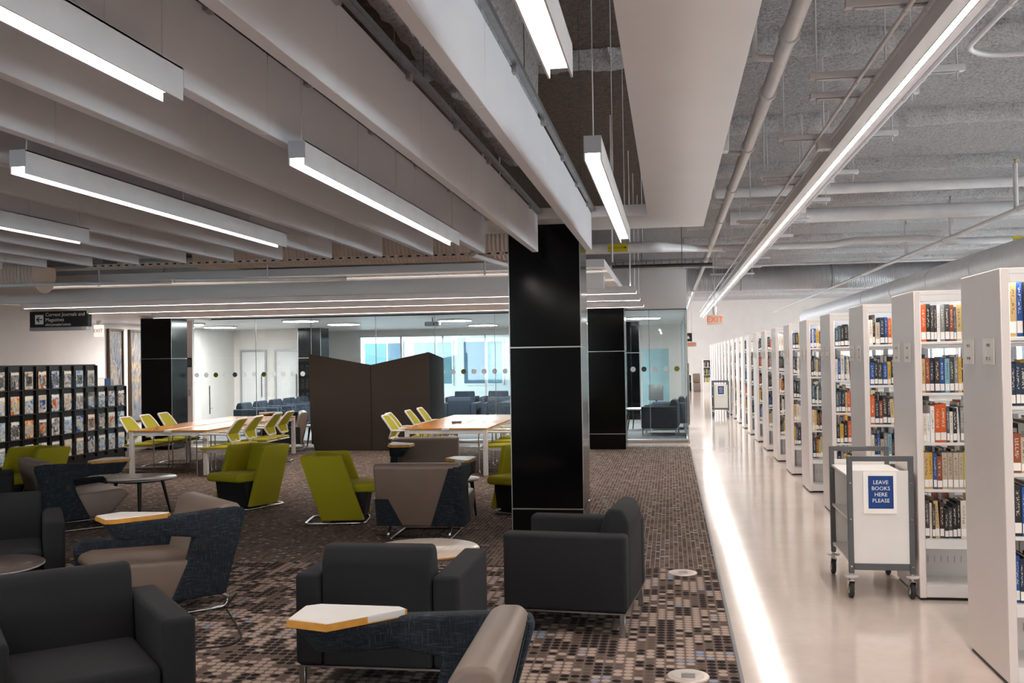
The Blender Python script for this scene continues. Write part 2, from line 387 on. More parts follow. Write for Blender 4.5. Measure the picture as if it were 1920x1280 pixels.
struct('baseboard_left', MB().box(XL, XL + .015, Y0, 27.3, 0, .1), 'grey_metal')
# far-side windows beyond the stacks
mb = MB().box(XR, XR + .2, Y0, Y1, 0, .8).box(XR, XR + .2, Y0, Y1, 2.3, ZC)
y = Y0
while y < Y1:
    mb.box(XR, XR + .2, y, y + .5, .8, 2.3); y += 4.
struct('wall_right', mb, 'wall_white')
k = 1; y = Y0 + .5
while y < Y1 - 3:
    w = link('window_%d' % k, None); w['kind'] = 'structure'; w.location = (XR + .1, y, .8)
    part('pane', MB().box(-.004, .004, .03, 3.47, .03, 1.47), 'window_glass', w)
    part('window_frame', MB().box(-.03, .03, 0, 3.5, 0, .04).box(-.03, .03, 0, 3.5, 1.46, 1.5).box(-.03, .03, 0, .04, .04, 1.46).box(-.03, .03, 3.46, 3.5, .04, 1.46).box(-.03, .03, 1.73, 1.77, .04, 1.46), 'grey_metal', w)
    k += 1; y += 4.
for a, b in FILL_WX:  # unseen windows added behind the camera to brighten the soffit fascia
    w = link('window_%d' % k, None); w['kind'] = 'structure'; w.location = (a, Y0 - .1, .7); k += 1
    part('pane', MB().box(.03, b - a - .03, -.004, .004, .03, 1.97), 'window_glass', w)
    part('window_frame', MB().box(0, b - a, -.03, .03, 0, .04).box(0, b - a, -.03, .03, 1.96, 2.0).box(0, .04, -.03, .03, .04, 1.96).box(b - a - .04, b - a, -.03, .03, .04, 1.96), 'grey_metal', w)
WN = k
# low soffit with its front fascia over the tables
struct('ceiling_soffit', MB().box(-9.6, -.80, 12.62, 18.7, 2.84, 2.94), 'soffit_white')
struct('ceiling_soffit_side', MB().box(XL, -9.6, 12.62, 19.9, 2.60, 2.94), 'soffit_white')
struct('ceiling_soffit_rear', MB().box(-9.6, -.80, 18.7, 19.9, ZS, 2.94), 'soffit_white')
struct('trim_3', MB().box(XL, -.80, 12.5, 12.62, 2.565, 2.745), 'soffit_white', bevel=.006)
struct('trim_4', MB().box(-.80, EDGE, 19.85, 20.0, 2.63, 3.40), 'soffit_white', bevel=.006)
struct('ceiling_room', MB().box(XL, EDGE, 20.0, 30., ZS, ZS + .1), 'soffit_white')
# L-shaped dropped panel round the lounge opening
L = [(-.175, -4.9), (.345, -4.9), (.345, 9.80), (-9.5, 9.80), (-9.5, 8.89), (-.175, 8.89)]
struct('ceiling_panel', MB().prism(L, 'z', 2.95, 3.05), 'soffit_white', bevel=.004)
# sprayed ridges under the slab, running across
def ridge(y, z, x0, x1, r, name, label, grp):
    mb = MB(); n = max(10, int((x1 - x0) / .07)); k = 9; rr = random.Random(int(y * 100)); vs = []; fs = []
    for i in range(n + 1):
        x = x0 + (x1 - x0) * i / n
        for j in range(k):
            a = math.pi + math.pi * j / (k - 1); q = r * (1 + rr.uniform(-.13, .13))
            vs.append((x + rr.uniform(-.015, .015), y + q * 1.25 * math.cos(a), z + (q * math.sin(a) if 0 < j < k - 1 else 0)))
    for i in range(n):
        for j in range(k - 1): fs.append((i * k + j, i * k + j + 1, (i + 1) * k + j + 1, (i + 1) * k + j))
    mb.add(vs, fs); o = struct(name, mb, 'sprayed_beam'); o['label'] = label
ys = [5.9, 8.95, 11.95, 14.9, 17.9, 20.9, 23.9, 26.9, 29.9, 33, 36, 39, 42, 45]
for i, y in enumerate(ys):
    ridge(y, ZC + .02, .38 if y > 9.9 else XL + .1, XR - .1, .17 if i else .15, 'ceiling_beam', '%s rough sprayed ceiling beam from the camera' % ORD[i], '')
ridge2 = [(3.2, -3.2, 2.8)]
mb = MB()
rr = random.Random(3); vs = []; fs = []; k = 9; n = 170                # the sprayed beam that runs lengthwise above the baffles
for i in range(n + 1):
    yy = -3 + 11.6 * i / n
    for j in range(k):
        a = math.pi + math.pi * j / (k - 1); q = .19 * (1 + rr.uniform(-.12, .12))
        vs.append((-1.28 + q * math.cos(a), yy + rr.uniform(-.01, .01), 3.62 + (q * 1.2 * math.sin(a) if 0 < j < k - 1 else .85)))
for i in range(n):
    for j in range(k - 1): fs.append((i * k + j, i * k + j + 1, (i + 1) * k + j + 1, (i + 1) * k + j))
mb.add(vs, fs); struct('ceiling_beam', mb, 'sprayed_beam', label='rough sprayed beam running lengthwise above the grey baffles')

# ---- black glass-clad pillars
def pillar(x, y, w, d, top, label, right_mirror=True, joints=(.29, 1.80, 3.31)):
    t = thing('clad_pillar', label, 'pillar', (x, y, 0), 0, 'black clad pillars'); t['kind'] = 'structure'; del t['category']
    zs = [.0] + [j for j in joints if j < top - .05] + [top]; g = .006
    part('core', MB().box(.02, w - .02, .02, d - .02, 0, top), 'satin_steel', t)
    for a, b in zip(zs, zs[1:]):
        part('front_panel', MB().box(g, w - g, 0, .02, a + g, b - g), 'black_glass', t, .002, 1)
        part('side_panel', MB().box(w - .02, w, g, d - g, a + g, b - g), 'black_glass', t, .002, 1)
        part('side_panel', MB().box(0, .02, g, d - g, a + g, b - g), 'black_glass', t, .002, 1)
        part('rear_panel', MB().box(g, w - g, d - .02, d, a + g, b - g), 'black_glass', t, .002, 1)
    for xx in (0, w - .008): part('corner_trim', MB().box(xx, xx + .008, -.004, .004, 0, top), 'satin_steel', t)
    for z in zs[1:-1]: part('joint_trim', MB().box(0, w, -.003, .01, z - .006, z + .006), 'satin_steel', t)
    return t
pillar(-1.49, 9.25, .68, .68, 2.955, 'tall black glass pillar in the middle of the lounge, beside the grey armchair')
pillar(-1.49, 18.3, .68, .68, 2.84, 'black pillar right of the middle one, standing before the glass room')
pillar(-10.33, 18.3, .65, .65, 2.60, 'black pillar beside the two tall paintings')
pillar(-10.32, 26.7, .67, .67, ZS, 'black pillar inside the glass room behind the felt booth')
pillar(-1.40, 26.9, .60, .60, ZS, 'black pillar inside the glass room at the aisle end')

# ---- the glass room
gy = 19.9
struct('wall_room_left', MB().box(-10.16, -10.03, gy - .05, gy + .05, 0, ZS), 'wall_white')
xs = [-10.02, -8.62, -7.4, -6.0, -4.75, -3.5, -2.3, -1.15, -.40, .335]
g = link('glass_wall_front', None); g['kind'] = 'structure'; g['label'] = 'clear glass wall with a row of dots across the room'
for a, b in zip(xs, xs[1:]):
    part('glass_pane', MB().box(a + .004, b - .004, gy - .006, gy + .006, .06, ZS - .01), 'clear_glass', g)
    part('mullion_seam', MB().box(b - .005, b + .005, gy - .008, gy + .008, .06, ZS - .01), 'steel_grey', g)
part('bottom_rail', MB().box(-10.03, .335, gy - .03, gy + .03, 0, .06), 'satin_steel', g, .004)
part('top_rail', MB().box(-10.03, .335, gy - .025, gy + .025, ZS - .03, ZS), 'grey_metal', g)
x = -9.95; i = 0
dotme = MB().lathe([(.052, 0), (.052, .002)], n=20, axis='y')
dm = {q: dotme.mesh('glass_dot', q) for q in ('frosted_dot', 'dot_olive', 'dot_slate')}
while x < .3:
    q = 'dot_olive' if i % 5 == 2 else ('dot_slate' if i % 5 == 4 and i % 2 == 0 else 'frosted_dot')
    o = link('glass_dot', dm[q], g, (x, gy - .009, 1.445)); x += .2145; i += 1
g2 = link('glass_wall_side', None); g2['kind'] = 'structure'; g2['label'] = 'clear glass wall along the concrete aisle'
for a, b in ((19.92, 22.2), (22.2, 24.6), (24.6, 27.2), (27.2, 29.9)):
    part('glass_pane', MB().box(.329, .341, a, b - .01, .06, ZS - .01), 'clear_glass', g2)
    part('mullion_seam', MB().box(.325, .345, b - .01, b, .0, ZS), 'steel_grey', g2)
part('bottom_rail', MB().box(.31, .36, 19.9, 29.9, 0, .06), 'satin_steel', g2, .004)
part('corner_post', MB().box(.325, .345, 19.88, 19.92, 0, ZS), 'chrome', g2)
# pull handles and opened door leaf of the glass room
for hx, hy, z0, z1, lab in ((-9.62, 19.86, .62, 1.22, 'tall steel pull handle on the glass door by the white jamb'), (.355, 19.83, .35, 1.55, 'tall steel pull handle on the glass corner by the aisle')):
    t = thing('door_pull', lab, 'handle', (hx, hy, 0))
    part('bar', MB().tube([(0, -.06, z0), (0, -.06, z1)], .013, 10), 'handle_steel', t)
    for z in (z0 + .12, z1 - .12): part('standoff', MB().tube([(0, -.06, z), (0 if hx < 0 else -.02, .06, z)], .008, 8), 'handle_steel', t)
# inner white walls, doors, windows to the court
struct('wall_room_back_left', MB().box(XL, -10.33, 27.3, 27.5, 0, ZS), 'wall_white')
for i, (x0, x1) in enumerate(((-12.3, -11.5), (-11.25, -10.45))):
    d = link('door_%d' % (i + 1), None); d['kind'] = 'structure'; d.location = (x0, 27.3, 0)
    part('door_leaf', MB().box(.05, .75, -.03, 0, .01, 2.0), 'soffit_white', d, .004)
    part('door_frame', MB().box(0, .05, -.05, 0, 0, 2.06).box(.75, .8, -.05, 0, 0, 2.06).box(.05, .75, -.05, 0, 2.0, 2.06), 'steel_grey', d)
    part('door_handle', MB().tube([(.66, -.07, .7), (.66, -.07, 1.35)], .012, 8).tube([(.66, -.07, .8), (.66, 0, .8)], .007, 6).tube([(.66, -.07, 1.25), (.66, 0, 1.25)], .007, 6), 'handle_steel', d)
mb = MB().box(XL - .2, -9.6, 30, 30.2, 0, 4.4).box(-9.6, -1.6, 30, 30.2, 0, .52).box(-9.6, -1.6, 30, 30.2, 2.46, 4.4).box(-1.6, EDGE, 30, 30.2, 0, 4.4)
struct('wall_room_back', mb, 'wall_white')
w = link('window_%d' % WN, None); w['kind'] = 'structure'; w.location = (-9.6, 30.1, .52)
for i in range(6):
    a = i * 8. / 6; part('pane', MB().box(a + .02, a + 8. / 6 - .02, -.004, .004, .03, 1.91), 'window_glass', w)
    part('mullion', MB().box(a - .02, a + .02, -.03, .03, 0, 1.94), 'white_paint', w)
part('window_sill', MB().box(-.05, 8.05, -.16, .02, -.05, 0), 'white_paint', w, .006)
part('head_rail', MB().box(0, 8, -.03, .03, 1.9, 1.94), 'white_paint', w)
# the court outside and the facade across it
struct('ground_court', MB().box(-30, 9.4, 30.3, 60, -.4, -.3), 'ground_pale').location.x = -9.8
fc = thing('court_facade', 'white facade with teal windows seen across the court', 'building', (-22, 41, -.3))
part('wall', MB().box(0, 20, 0, .4, 0, 9), 'facade_white', fc)
for r_ in range(2):
    for c_ in range(9):
        x = .5 + c_ * 2.15; z = .9 + r_ * 3.6; big = (c_ + r_) % 3
        f_ = part('window', MB().box(x, x + 1.75, -.06, .02, z, z + 1.9), 'facade_white', fc)
        part('pane', MB().box(x + .07, x + 1.0, -.075, -.05, z + .08, z + 1.82), 'facade_teal' if big else 'facade_dark', f_)
        part('pane', MB().box(x + 1.08, x + 1.68, -.075, -.05, z + .08, z + 1.82), 'facade_dark' if big == 1 else 'facade_teal', f_)

# ================================================================== CEILING THINGS
# hanging baffles over the lounge
BX = [-.70 - .4845 * k for k in range(24)]
for k, x in enumerate(BX):
    lab = '%s grey hanging acoustic baffle from the white dropped panel' % ORD[k] if k < 22 else None
    if k >= 22: break
    t = thing('ceiling_baffle', lab, 'baffle', (x, 8.9, 2.655), 0, 'grey ceiling baffles')
    cuts = [0, -.62 if k % 2 else -1.30]
    while cuts[-1] > -12.5: cuts.append(cuts[-1] - 1.22 * (1 if k % 3 else 1.6))
    for a, b in zip(cuts, cuts[1:]): part('panel', MB().box(-.028, .028, b + .0015, a - .0015, 0, .335), 'baffle_grey', t, .003, 1)
    if k < 9:
        tr = part('suspension_rail', MB().box(.034, .064, -12.5, .0, .345, .375), 'galvanised', t)
        for j in range(12): part('clip', MB().box(.0, .05, -.55 - j * 1.0, -.50 - j * 1.0, .315, .348), 'steel_grey', tr)
        part('hanger_wire', MB().tube([(.05, -1.3, .37), (.05, -1.3, 1.78)], .0025, 5).tube([(.05, -4.3, .37), (.05, -4.3, 1.78)], .0025, 5).tube([(.05, -7.3, .37), (.05, -7.3, 1.78)], .0025, 5), 'grey_metal', t)

# linear pendant: U housing with a glowing diffuser between two lips
def pendant(p0, length, axis, label, lamp, cat='light', w=.075, h=.10, wires=True, top=4.44, mirror=False):
    t = thing('linear_light', label, cat, p0, 0 if axis == 'y' else -R(90), 'linear pendant lights')
    x = w / 2
    part('housing', MB().box(-x, -x + .006, 0, length, 0, h).box(x - .006, x, 0, length, 0, h).box(-x, x, 0, length, h - .006, h), 'pipe_white', t)
    part('end_cap', MB().box(-x, x, -.004, 0, .03, h), 'steel_grey', t)
    part('end_cap', MB().box(-x, x, length, length + .004, .03, h), 'steel_grey', t)
    part('diffuser', MB().down(-x + .007, x - .007, .0, length, .037, 1, max(3, int(length / .8))), lamp, t)
    if wires:
        for yy in (.06, length * .5, length - .06): part('suspension_wire', MB().tube([(0, yy, h), (0, yy, top - p0[2])], .003, 6), 'pipe_white', t)
    return t
rows = [(-.31, 4.24, 7.39, 'beside the dropped panel'), (-1.56, 4.05, 7.20, 'under the baffles right of the middle'), (-2.80, 3.95, 6.95, 'under the baffles left of the middle'), (-4.0, 3.9, 6.35, 'under the left baffles'), (-5.3, 3.8, 6.6, 'under the far left baffles')]
for x, ya, yb, s in rows:
    pendant((x, ya, 2.54), yb - ya, 'y', 'far long pendant light %s' % s, 'lamp_pendant', h=.105)
    pendant((x, -.3, 2.54), 3.27 if x > -3 else 3.2, 'y', 'near long pendant light %s' % s, 'lamp_pendant', h=.105)
for i, y in enumerate((13.2, 14.85, 16.9)):
    t = pendant((-9.3, y, 2.53), 8.88, 'x', '%s cross-running pendant light under the low soffit' % ('nearest', 'middle', 'farthest')[i], 'lamp_cross', w=.07, h=.098, wires=False)
    for xx in (1.2, 4.4, 7.6): part('suspension_wire', MB().tube([(0, xx, .098), (0, xx, .308)], .004, 6), 'pipe_white', t)
    part('added_soffit_glow', MB().up(-.028, .028, .02, 8.86, .0985, 1, 9), 'soffit_fill', t)  # added glow to brighten the soffit; the fixtures themselves only shine down
    part('hanger_rod', MB().tube([(0, 8.8, .098), (0, 8.8, 1.915)], .009, 8), 'pipe_white', t)
# the aisle strip
t = thing('linear_light', 'continuous strip light running above the bookcase aisle', 'light', (1.545, -4.5, 3.46))
part('housing', MB().box(-.11, -.026, 0, 52, 0, .12).box(.026, .075, 0, 52, 0, .12).box(-.11, .075, 0, 52, .12, .13), 'soffit_white', t)
part('black_gap', MB().box(-.0265, -.020, 0, 52, -.001, .03), 'black_plastic', t)
part('black_gap', MB().box(.020, .0265, 0, 52, -.001, .03), 'black_plastic', t)
part('diffuser', MB().down(-.020, .020, 0, 52, .024, 1, 65), 'lamp_aisle', t)
for i in range(11): part('hanger_rod', MB().tube([(-.01, 3 + i * 4.4, .13), (-.01, 3 + i * 4.4, .98)], .006, 6), 'pipe_white', t)
# unseen strip added over the stacks to brighten that side
for x in (7.0,):
    t = thing('linear_light', 'added unseen strip light over the window side of the stacks', 'light', (x, -4.5, 3.46))
    part('housing', MB().box(-.05, .05, 0, 52, .035, .13), 'soffit_white', t)
    part('diffuser', MB().down(-.03, .03, 0, 52, .03, 1, 52), 'lamp_pendant', t)

# struts, conduits and pipes over the aisle
STR = [5.75, 7.2, 7.75, 9.22, 11.1, 11.6, 13.0, 14.9, 16.8, 18.7, 20.6, 22.5, 24.4]
for i, y in enumerate(STR):
    small = y in (7.75, 11.6)
    t = thing('trapeze_hanger', '%s trapeze channel from the camera above the aisle strip light' % ORD[i], 'hanger', (1.5, y, 3.62), 0, 'trapeze hangers')
    x0, x1 = (-.42, .36) if small else (-.50, .53)
    part('channel', MB().box(x0, x1, -.03, .03, 0, .045), 'pipe_white', t, .004)
    part('channel_lip', MB().box(x0 + .04, x1 - .04, -.018, .018, -.008, 0), 'steel_grey', t)
    for xx in (x0 + .05, x1 - .05): part('rod', MB().tube([(xx, 0, -.05), (xx, 0, .82)], .007, 6), 'pipe_white', t)
def pipe(path, r, mat, label, cat='pipe', fil=.12, n=10, couplings=(), name='pipe', hang=()):
    t = thing(name, label, cat, (0, 0, 0))
    part('tube', MB().tube(fillet(path, fil, 5) if len(path) > 2 else path, r, n), mat, t)
    for h in hang: part('hanger_rod', MB().tube([h, (h[0], h[1], ZC - .005)], .006, 6), 'pipe_white', t)
    for c, ax in couplings:
        part('coupling', MB().lathe([(r * 1.3, -.025), (r * 1.3, .025)], c, 12, ax), mat, t)
    return t
def cl(x, z, ys): return [((x, y, z), 'y') for y in ys]
pipe([(1.32, -4, 3.585), (1.32, 44, 3.585)], .014, 'pipe_white', 'thin conduit nearest the large sprinkler pipe', 'conduit', couplings=cl(1.32, 3.585, STR[:8]), name='conduit')
pipe([(1.435, -4, 3.585), (1.435, 44, 3.585)], .018, 'pipe_white', 'conduit hugging the left side of the aisle strip light', 'conduit', couplings=cl(1.435, 3.585, STR[:8]), name='conduit')
pipe([(1.755, -4, 3.585), (1.755, 44, 3.585)], .017, 'pipe_white', 'conduit right of the aisle strip light', 'conduit', couplings=cl(1.755, 3.585, STR[:8]), name='conduit')
pipe([(1.86, -4, 3.585), (1.86, 6.55, 3.585), (2.02, 6.72, 3.585), (6.5, 6.72, 3.585)], .018, 'pipe_white', 'conduit bending off to the right above the stacks', 'conduit', name='conduit', couplings=cl(1.86, 3.585, STR[:1]))
pipe([(.775, -4, 3.70), (.775, 46, 3.70)], .052, 'pipe_white', 'large white sprinkler main running along the aisle', couplings=cl(.775, 3.70, [3.6, 6.4, 7.8, 9.8, 12.2, 15., 18., 21.]), n=14)
for i, y in enumerate((6.9, 10.1, 13.2)):
    t = pipe([(.75, y, 3.70), (.60, y, 3.71), (.60, y, 4.24)], .024, 'pipe_white', '%s upright sprinkler drop beside the dropped panel' % ORD[i], 'sprinkler', .05, couplings=[((.60, y, 4.20), 'z')])
    part('sprinkler_head', MB().lathe([(.008, 0), (.012, .02), (.005, .03), (.022, .05), (.022, .054)], (.60, y, 4.24), 10), 'brass', t)
pipe([(4.42, -4, 3.50), (4.42, 44, 3.50)], .034, 'pipe_white', 'sprinkler line running above the middle of the stacks', couplings=cl(4.42, 3.5, [13.5, 17, 20, 24]))
for i, y in enumerate((13.6, 16.6, 19.6)):
    t = pipe([(4.42, y, 3.5), (4.42, y, 4.1)], .03, 'pipe_white', '%s sprinkler drop rising from the line above the stacks' % ORD[i], 'sprinkler')
    part('sprinkler_head', MB().lathe([(.008, 0), (.012, .02), (.005, .03), (.022, .05), (.022, .054)], (4.42, y, 4.1), 10), 'brass', t)
# cross pipes
pipe([(-11.4, 11.9, 2.99), (-.1, 11.9, 2.99), (.45, 18.7, 3.68), (.9, 19., 3.70), (3.0, 19., 3.70), (3.4, 19., 3.77), (4.6, 19., 3.77), (5.2, 19., 3.69), (9.4, 19., 3.69)], .062, 'pipe_white', 'white heating pipe with yellow markers crossing the ceiling', n=14, hang=[(-9.3, 11.9, 3.04), (-5.9, 11.9, 3.04), (-2.6, 11.9, 3.04), (-.3, 11.9, 3.04), (2.6, 19., 3.74), (4.3, 19., 3.81), (7.2, 19., 3.73)])
pipe([(.4, 14.6, 4.03), (9.4, 14.6, 4.03)], .075, 'pipe_white', 'lagged white pipe under the third sprayed ridge', n=14, hang=[(2.6, 14.6, 4.1), (4.9, 14.6, 4.1), (7.2, 14.6, 4.1)])
pipe([(1.0, 16.5, 3.92), (4.5, 16.5, 3.92), (5.6, 16.5, 3.92), (6.3, 16.5, 4.08), (9.4, 16.5, 4.08)], .115, 'pipe_white', 'thick lagged pipe that steps up above the stacks', fil=.3, n=16)
pipe([(.5, 24.0, 3.80), (9.4, 24.0, 3.80)], .03, 'pipe_white', 'thin pipe running just above the big spiral duct', hang=[(2.6, 24.0, 3.82), (4.9, 24.0, 3.82), (7.2, 24.0, 3.82)])
# ducts
t = thing('spiral_duct', 'big spiral duct crossing above the far bookcases', 'duct', (.5, 30.5, 3.98))
part('barrel', MB().lathe([(.36, 0), (.36, 8.8)], n=36, axis='x'), 'spiral_duct', t)
for xx in (1.6, 4.2): part('hanger_strap', MB().lathe([(.366, xx), (.366, xx + .04)], n=36, axis='x'), 'galvanised', t)
t = thing('round_duct', 'smooth round duct running lengthwise above the bookcases', 'duct', (5.5, 15.5, 3.16))
part('barrel', MB().lathe([(.30, 0), (.30, 26)], n=32, axis='y'), 'pipe_white', t)
for yy in (3, 6, 9.4, 13): part('band', MB().lathe([(.308, yy), (.308, yy + .05)], n=32, axis='y'), 'pipe_white', t)
t = thing('spiral_duct', 'spiral duct showing under the ends of the grey baffles', 'duct', (-5.6, 11.3, 3.04))
part('barrel', MB().lathe([(.21, 0), (.21, 4.55)], n=32, axis='x'), 'spiral_duct_warm', t)
t = thing('spiral_duct', 'spiral duct in the far left corner above the fascia', 'duct', (-12.4, 11.5, 2.86))
part('barrel', MB().lathe([(.25, 0), (.25, 4.6)], n=32, axis='x'), 'spiral_duct_warm', t)
t = thing('strut_channel', 'perforated strut under the spiral duct behind the baffles', 'hanger', (-6.9, 11.0, 2.86))
part('channel', MB().box(0, 6.0, -.02, .02, 0, .04), 'spiral_duct_warm', t)
part('slot_row', MB().box(0.0, .04, -.0215, -.02, .012, .028), 'ink', t)
for j in range(1, 58): link('slot', t.children[1].data, t, (j * .102, 0, 0))
# wire cable tray above the fascia
def tray(x0, x1, y, z, label):
    t = thing('cable_tray', label, 'cable tray', (x0, y, z)); Lx = x1 - x0
    for yy in (0, .1, .2): part('long_wire', MB().tube([(0, yy, 0), (Lx, yy, 0)], .004, 5), 'grey_metal', t)
    for yy in (0, .2): part('top_wire', MB().tube([(0, yy, .09), (Lx, yy, .09)], .004, 5), 'grey_metal', t)
    me = MB().tube([(0, 0, .09), (0, 0, 0), (0, .2, 0), (0, .2, .09)], .003, 4).mesh('cross_wire', 'grey_metal')
    for j in range(int(Lx / .11)): link('cross_wire', me, t, (.05 + j * .11, 0, 0))
    for j in (.3, .7): part('hanger_rod', MB().tube([(Lx * j, .1, 0), (Lx * j, .1, ZC - z - .005)], .006, 6), 'grey_metal', t)
    part('cables', MB().tube([(0, .06, .02), (Lx, .07, .02)], .014, 6).tube([(0, .13, .02), (Lx, .12, .02)], .018, 6), 'black_plastic', t)
tray(-9.6, -.85, 12.9, 2.84, 'wire basket tray of cables behind the fascia')
tray(-.8, .62, 14.3, 2.98, 'wire basket tray of cables right of the middle pillar')
# sloping pipes, rods behind the baffles
pipe([(-1.9, 9.9, 2.80), (-2.05, 10.3, 2.80), (-1.75, 12.3, 2.78)], .028, 'pipe_white', 'pipe with an elbow behind the baffle ends near the middle pillar', fil=.1, hang=[(-1.9, 11.3, 2.81)])
pipe([(-9.4, 10.1, 2.62), (-6.5, 12.3, 2.78)], .024, 'pipe_white', 'slanting pipe at the far left above the fascia', hang=[(-7.95, 11.2, 2.72)])
pipe([(-5.3, 10.1, 2.60), (-4.1, 12.3, 2.76)], .024, 'pipe_white', 'slanting pipe above the fascia left of the middle', hang=[(-4.7, 11.2, 2.7)])
for i, (x, y) in enumerate(((-10.15, 13.1), (-9.62, 13.1), (-7.6, 12.4), (-5.2, 12.4), (-2.3, 12.4), (-.62, 11.2))):
    pipe([(x, y, 2.76), (x, y, 4.44)], .012, 'pipe_white', '%s thin hanger rod above the fascia, counted from the left' % ORD[i], 'hanger', name='hanger_rod')
t = thing('fan_coil_unit', 'grey boxed fan unit above the baffles at left', 'vent', (-7.9, 11.5, 2.95))
part('casing', MB().box(0, .9, 0, .5, 0, .32), 'grey_metal', t, .01); part('grille', MB().box(-.006, 0, .05, .45, .03, .29), 'black_plastic', t)
for i, (x, y, z, lab) in enumerate(((1.38, 9.12, 3.50, 'small white junction box on the conduits above the aisle'), (.46, 8.6, 3.42, 'small white junction box beside the dropped panel'), (1.68, 13.1, 3.50, 'small white junction box right of the aisle strip light'))):
    t = thing('junction_box', lab, 'junction box', (x, y, z)); part('box', MB().box(-.06, .06, -.06, .06, 0, .11), 'pipe_white', t, .004, 1)
    part('cover_screw', MB().lathe([(.008, -.004), (.008, 0)], (0, 0, 0), 8), 'steel_grey', t); part('drop_rod', MB().tube([(0, 0, .11), (0, 0, ZC - z - .004)], .008, 6), 'pipe_white', t)
# slot diffuser patches up in the open ceiling
for i, (x0, x1, y) in enumerate(((-.95, .35, 6.2), (-2.3, -1.7, 6.0))):
    t = thing('slot_vent', 'dark slot vent high above the %s' % ('pendant light' if i == 0 else 'baffles'), 'vent', (x0, y, 4.0))
    part('fairing', MB().box(0, x1 - x0, -.07, .07, .03, .45), 'sprayed_beam', t, .02)
    for j in range(3): part('slot', MB().box(.06 + j * (x1 - x0) / 3, -.02 + (j + 1) * (x1 - x0) / 3, -.05, .05, .018, .03), 'black_matt', t)

def disc_mb():
    m_ = MB(); m_.add([(.39 * math.cos(-2 * math.pi * k / 24), .39 * math.sin(-2 * math.pi * k / 24), -.037) for k in range(24)], [tuple(range(24))]); m_.open = True; return m_
# disc lights in the glass room, spots
for i, (x, y) in enumerate(((-8.2, 21.4), (-8.0, 23.8), (-11.4, 24.1), (-11.2, 21.9), (-5.0, 23.0), (-2.6, 23.0), (-5.0, 26.6), (-2.5, 26.6), (-.6, 24.0))):
    t = thing('disc_light', '%s round flat ceiling light inside the glass room' % ORD[i], 'light', (x, y, ZS - .004), 0, 'round ceiling lights')
    part('rim', MB().lathe([(.42, 0), (.43, -.03), (.41, -.035)], n=32), 'white_paint', t)
    part('diffuser', disc_mb(), 'lamp_disc', t)
t = thing('projector', 'small grey projector under the glass room ceiling', 'projector', (-5.2, 21.6, ZS - .2))
part('body', MB().box(-.16, .16, -.12, .12, 0, .1), 'steel_grey', t, .02); part('mount', MB().tube([(0, 0, .1), (0, 0, .2)], .02, 8), 'steel_grey', t); part('lens', MB().lathe([(.03, -.14), (.03, -.11)], (.07, 0, .05), 12, 'y'), 'black_plastic', t)

# ================================================================== BOOKCASES
XP, PITCH, YN0, PW, PH = 1.66, 1.815, 5.37, .69, 2.12
LEV = [.42, .757, 1.077, 1.418, 1.77]
NR, NIND = 21, 13
BL = 2.75                                     # length of a range
case = thing('bookcase', '', 'bookcase')
part('end_panel', MB().box(0, .045, 0, PW, .02, PH), 'panel_warm', case, .004, 1)
part('plinth', MB().box(.01, BL, .03, PW - .03, 0, .02), 'black_plastic', case)
part('base_shelf', MB().box(.045, BL, .02, PW - .02, .02, .10), 'shelf_white', case, .003, 1)
part('back_sheet', MB().box(.045, BL, PW / 2 - .006, PW / 2 + .006, .10, .40), 'shelf_white', case)
sl = MB()
for j in range(26): sl.box(.09 + j * .045, .094 + j * .045, PW / 2 - .009, PW / 2 - .006, .20, .245)
part('slot_row', sl, 'steel_grey', case)
for z in LEV:
    for s in (0, 1):
        y0, y1 = (.02, .30) if s == 0 else (PW - .30, PW - .02)
        sh = MB().box(.047, BL, y0, y1, z - .02, z)
        if z == LEV[0]: sh.box(.047, BL, y0, y0 + .012, z - .07, z)
        part('shelf', sh, 'shelf_white', case, .003, 1)
for xx in (.06, .97, 1.88): part('upright', MB().box(xx, xx + .05, PW / 2 - .025, PW / 2 + .025, .1, PH - .03), 'steel_grey', case)
part('canopy', MB().box(.045, BL, 0, PW, PH - .03, PH).box(.045, BL, 0, .012, PH - .075, PH - .03).box(.045, BL, PW - .012, PW, PH - .075, PH - .03), 'shelf_white', case, .002, 1)
part('canopy_light', MB().down(.06, BL, .016, .05, PH - .034, 4, 1).down(.06, BL, PW - .05, PW - .016, PH - .034, 4, 1), 'lamp_shelf', case)
part('back_upper', MB().box(.045, BL, PW / 2 - .004, PW / 2 + .004, 1.95, PH - .03), 'steel_grey', case)
for i in range(NR):
    put(case, i == 0, (XP, YN0 + i * PITCH, 0), 0, '%s white bookcase from the camera along the aisle' % ORD[i], 'white bookcases along the aisle')

# one book: cover with hollow fore-edge, page block, call-number sticker
cov = MB().box(0, 1, 0, .03, 0, 1).box(0, .07, .03, 1, 0, 1).box(.93, 1, .03, 1, 0, 1)
pg = MB().box(.07, .93, .03, .96, .015, .975); st = MB().box(.06, .94, -.012, 0, .06, .26)
bk_cov = {i: cov.mesh('book_cover', 'book_%d' % i, smooth=False) for i in range(len(BOOK))}
bk_pg = pg.mesh('page_block', 'page_white', smooth=False); bk_st = st.mesh('spine_label', 'paper', smooth=False)
stuff = {i: MB() for i in range(len(BOOK))}; stuff_pg = MB()
WT = [14, 15, 6, 9, 8, 9, 9, 7, 3, 5, 3, 8, 7, 5, 7, 9]
SHN = ['lowest filled shelf', 'second-lowest shelf', 'middle shelf', 'second-highest shelf', 'top shelf']
nb = 0
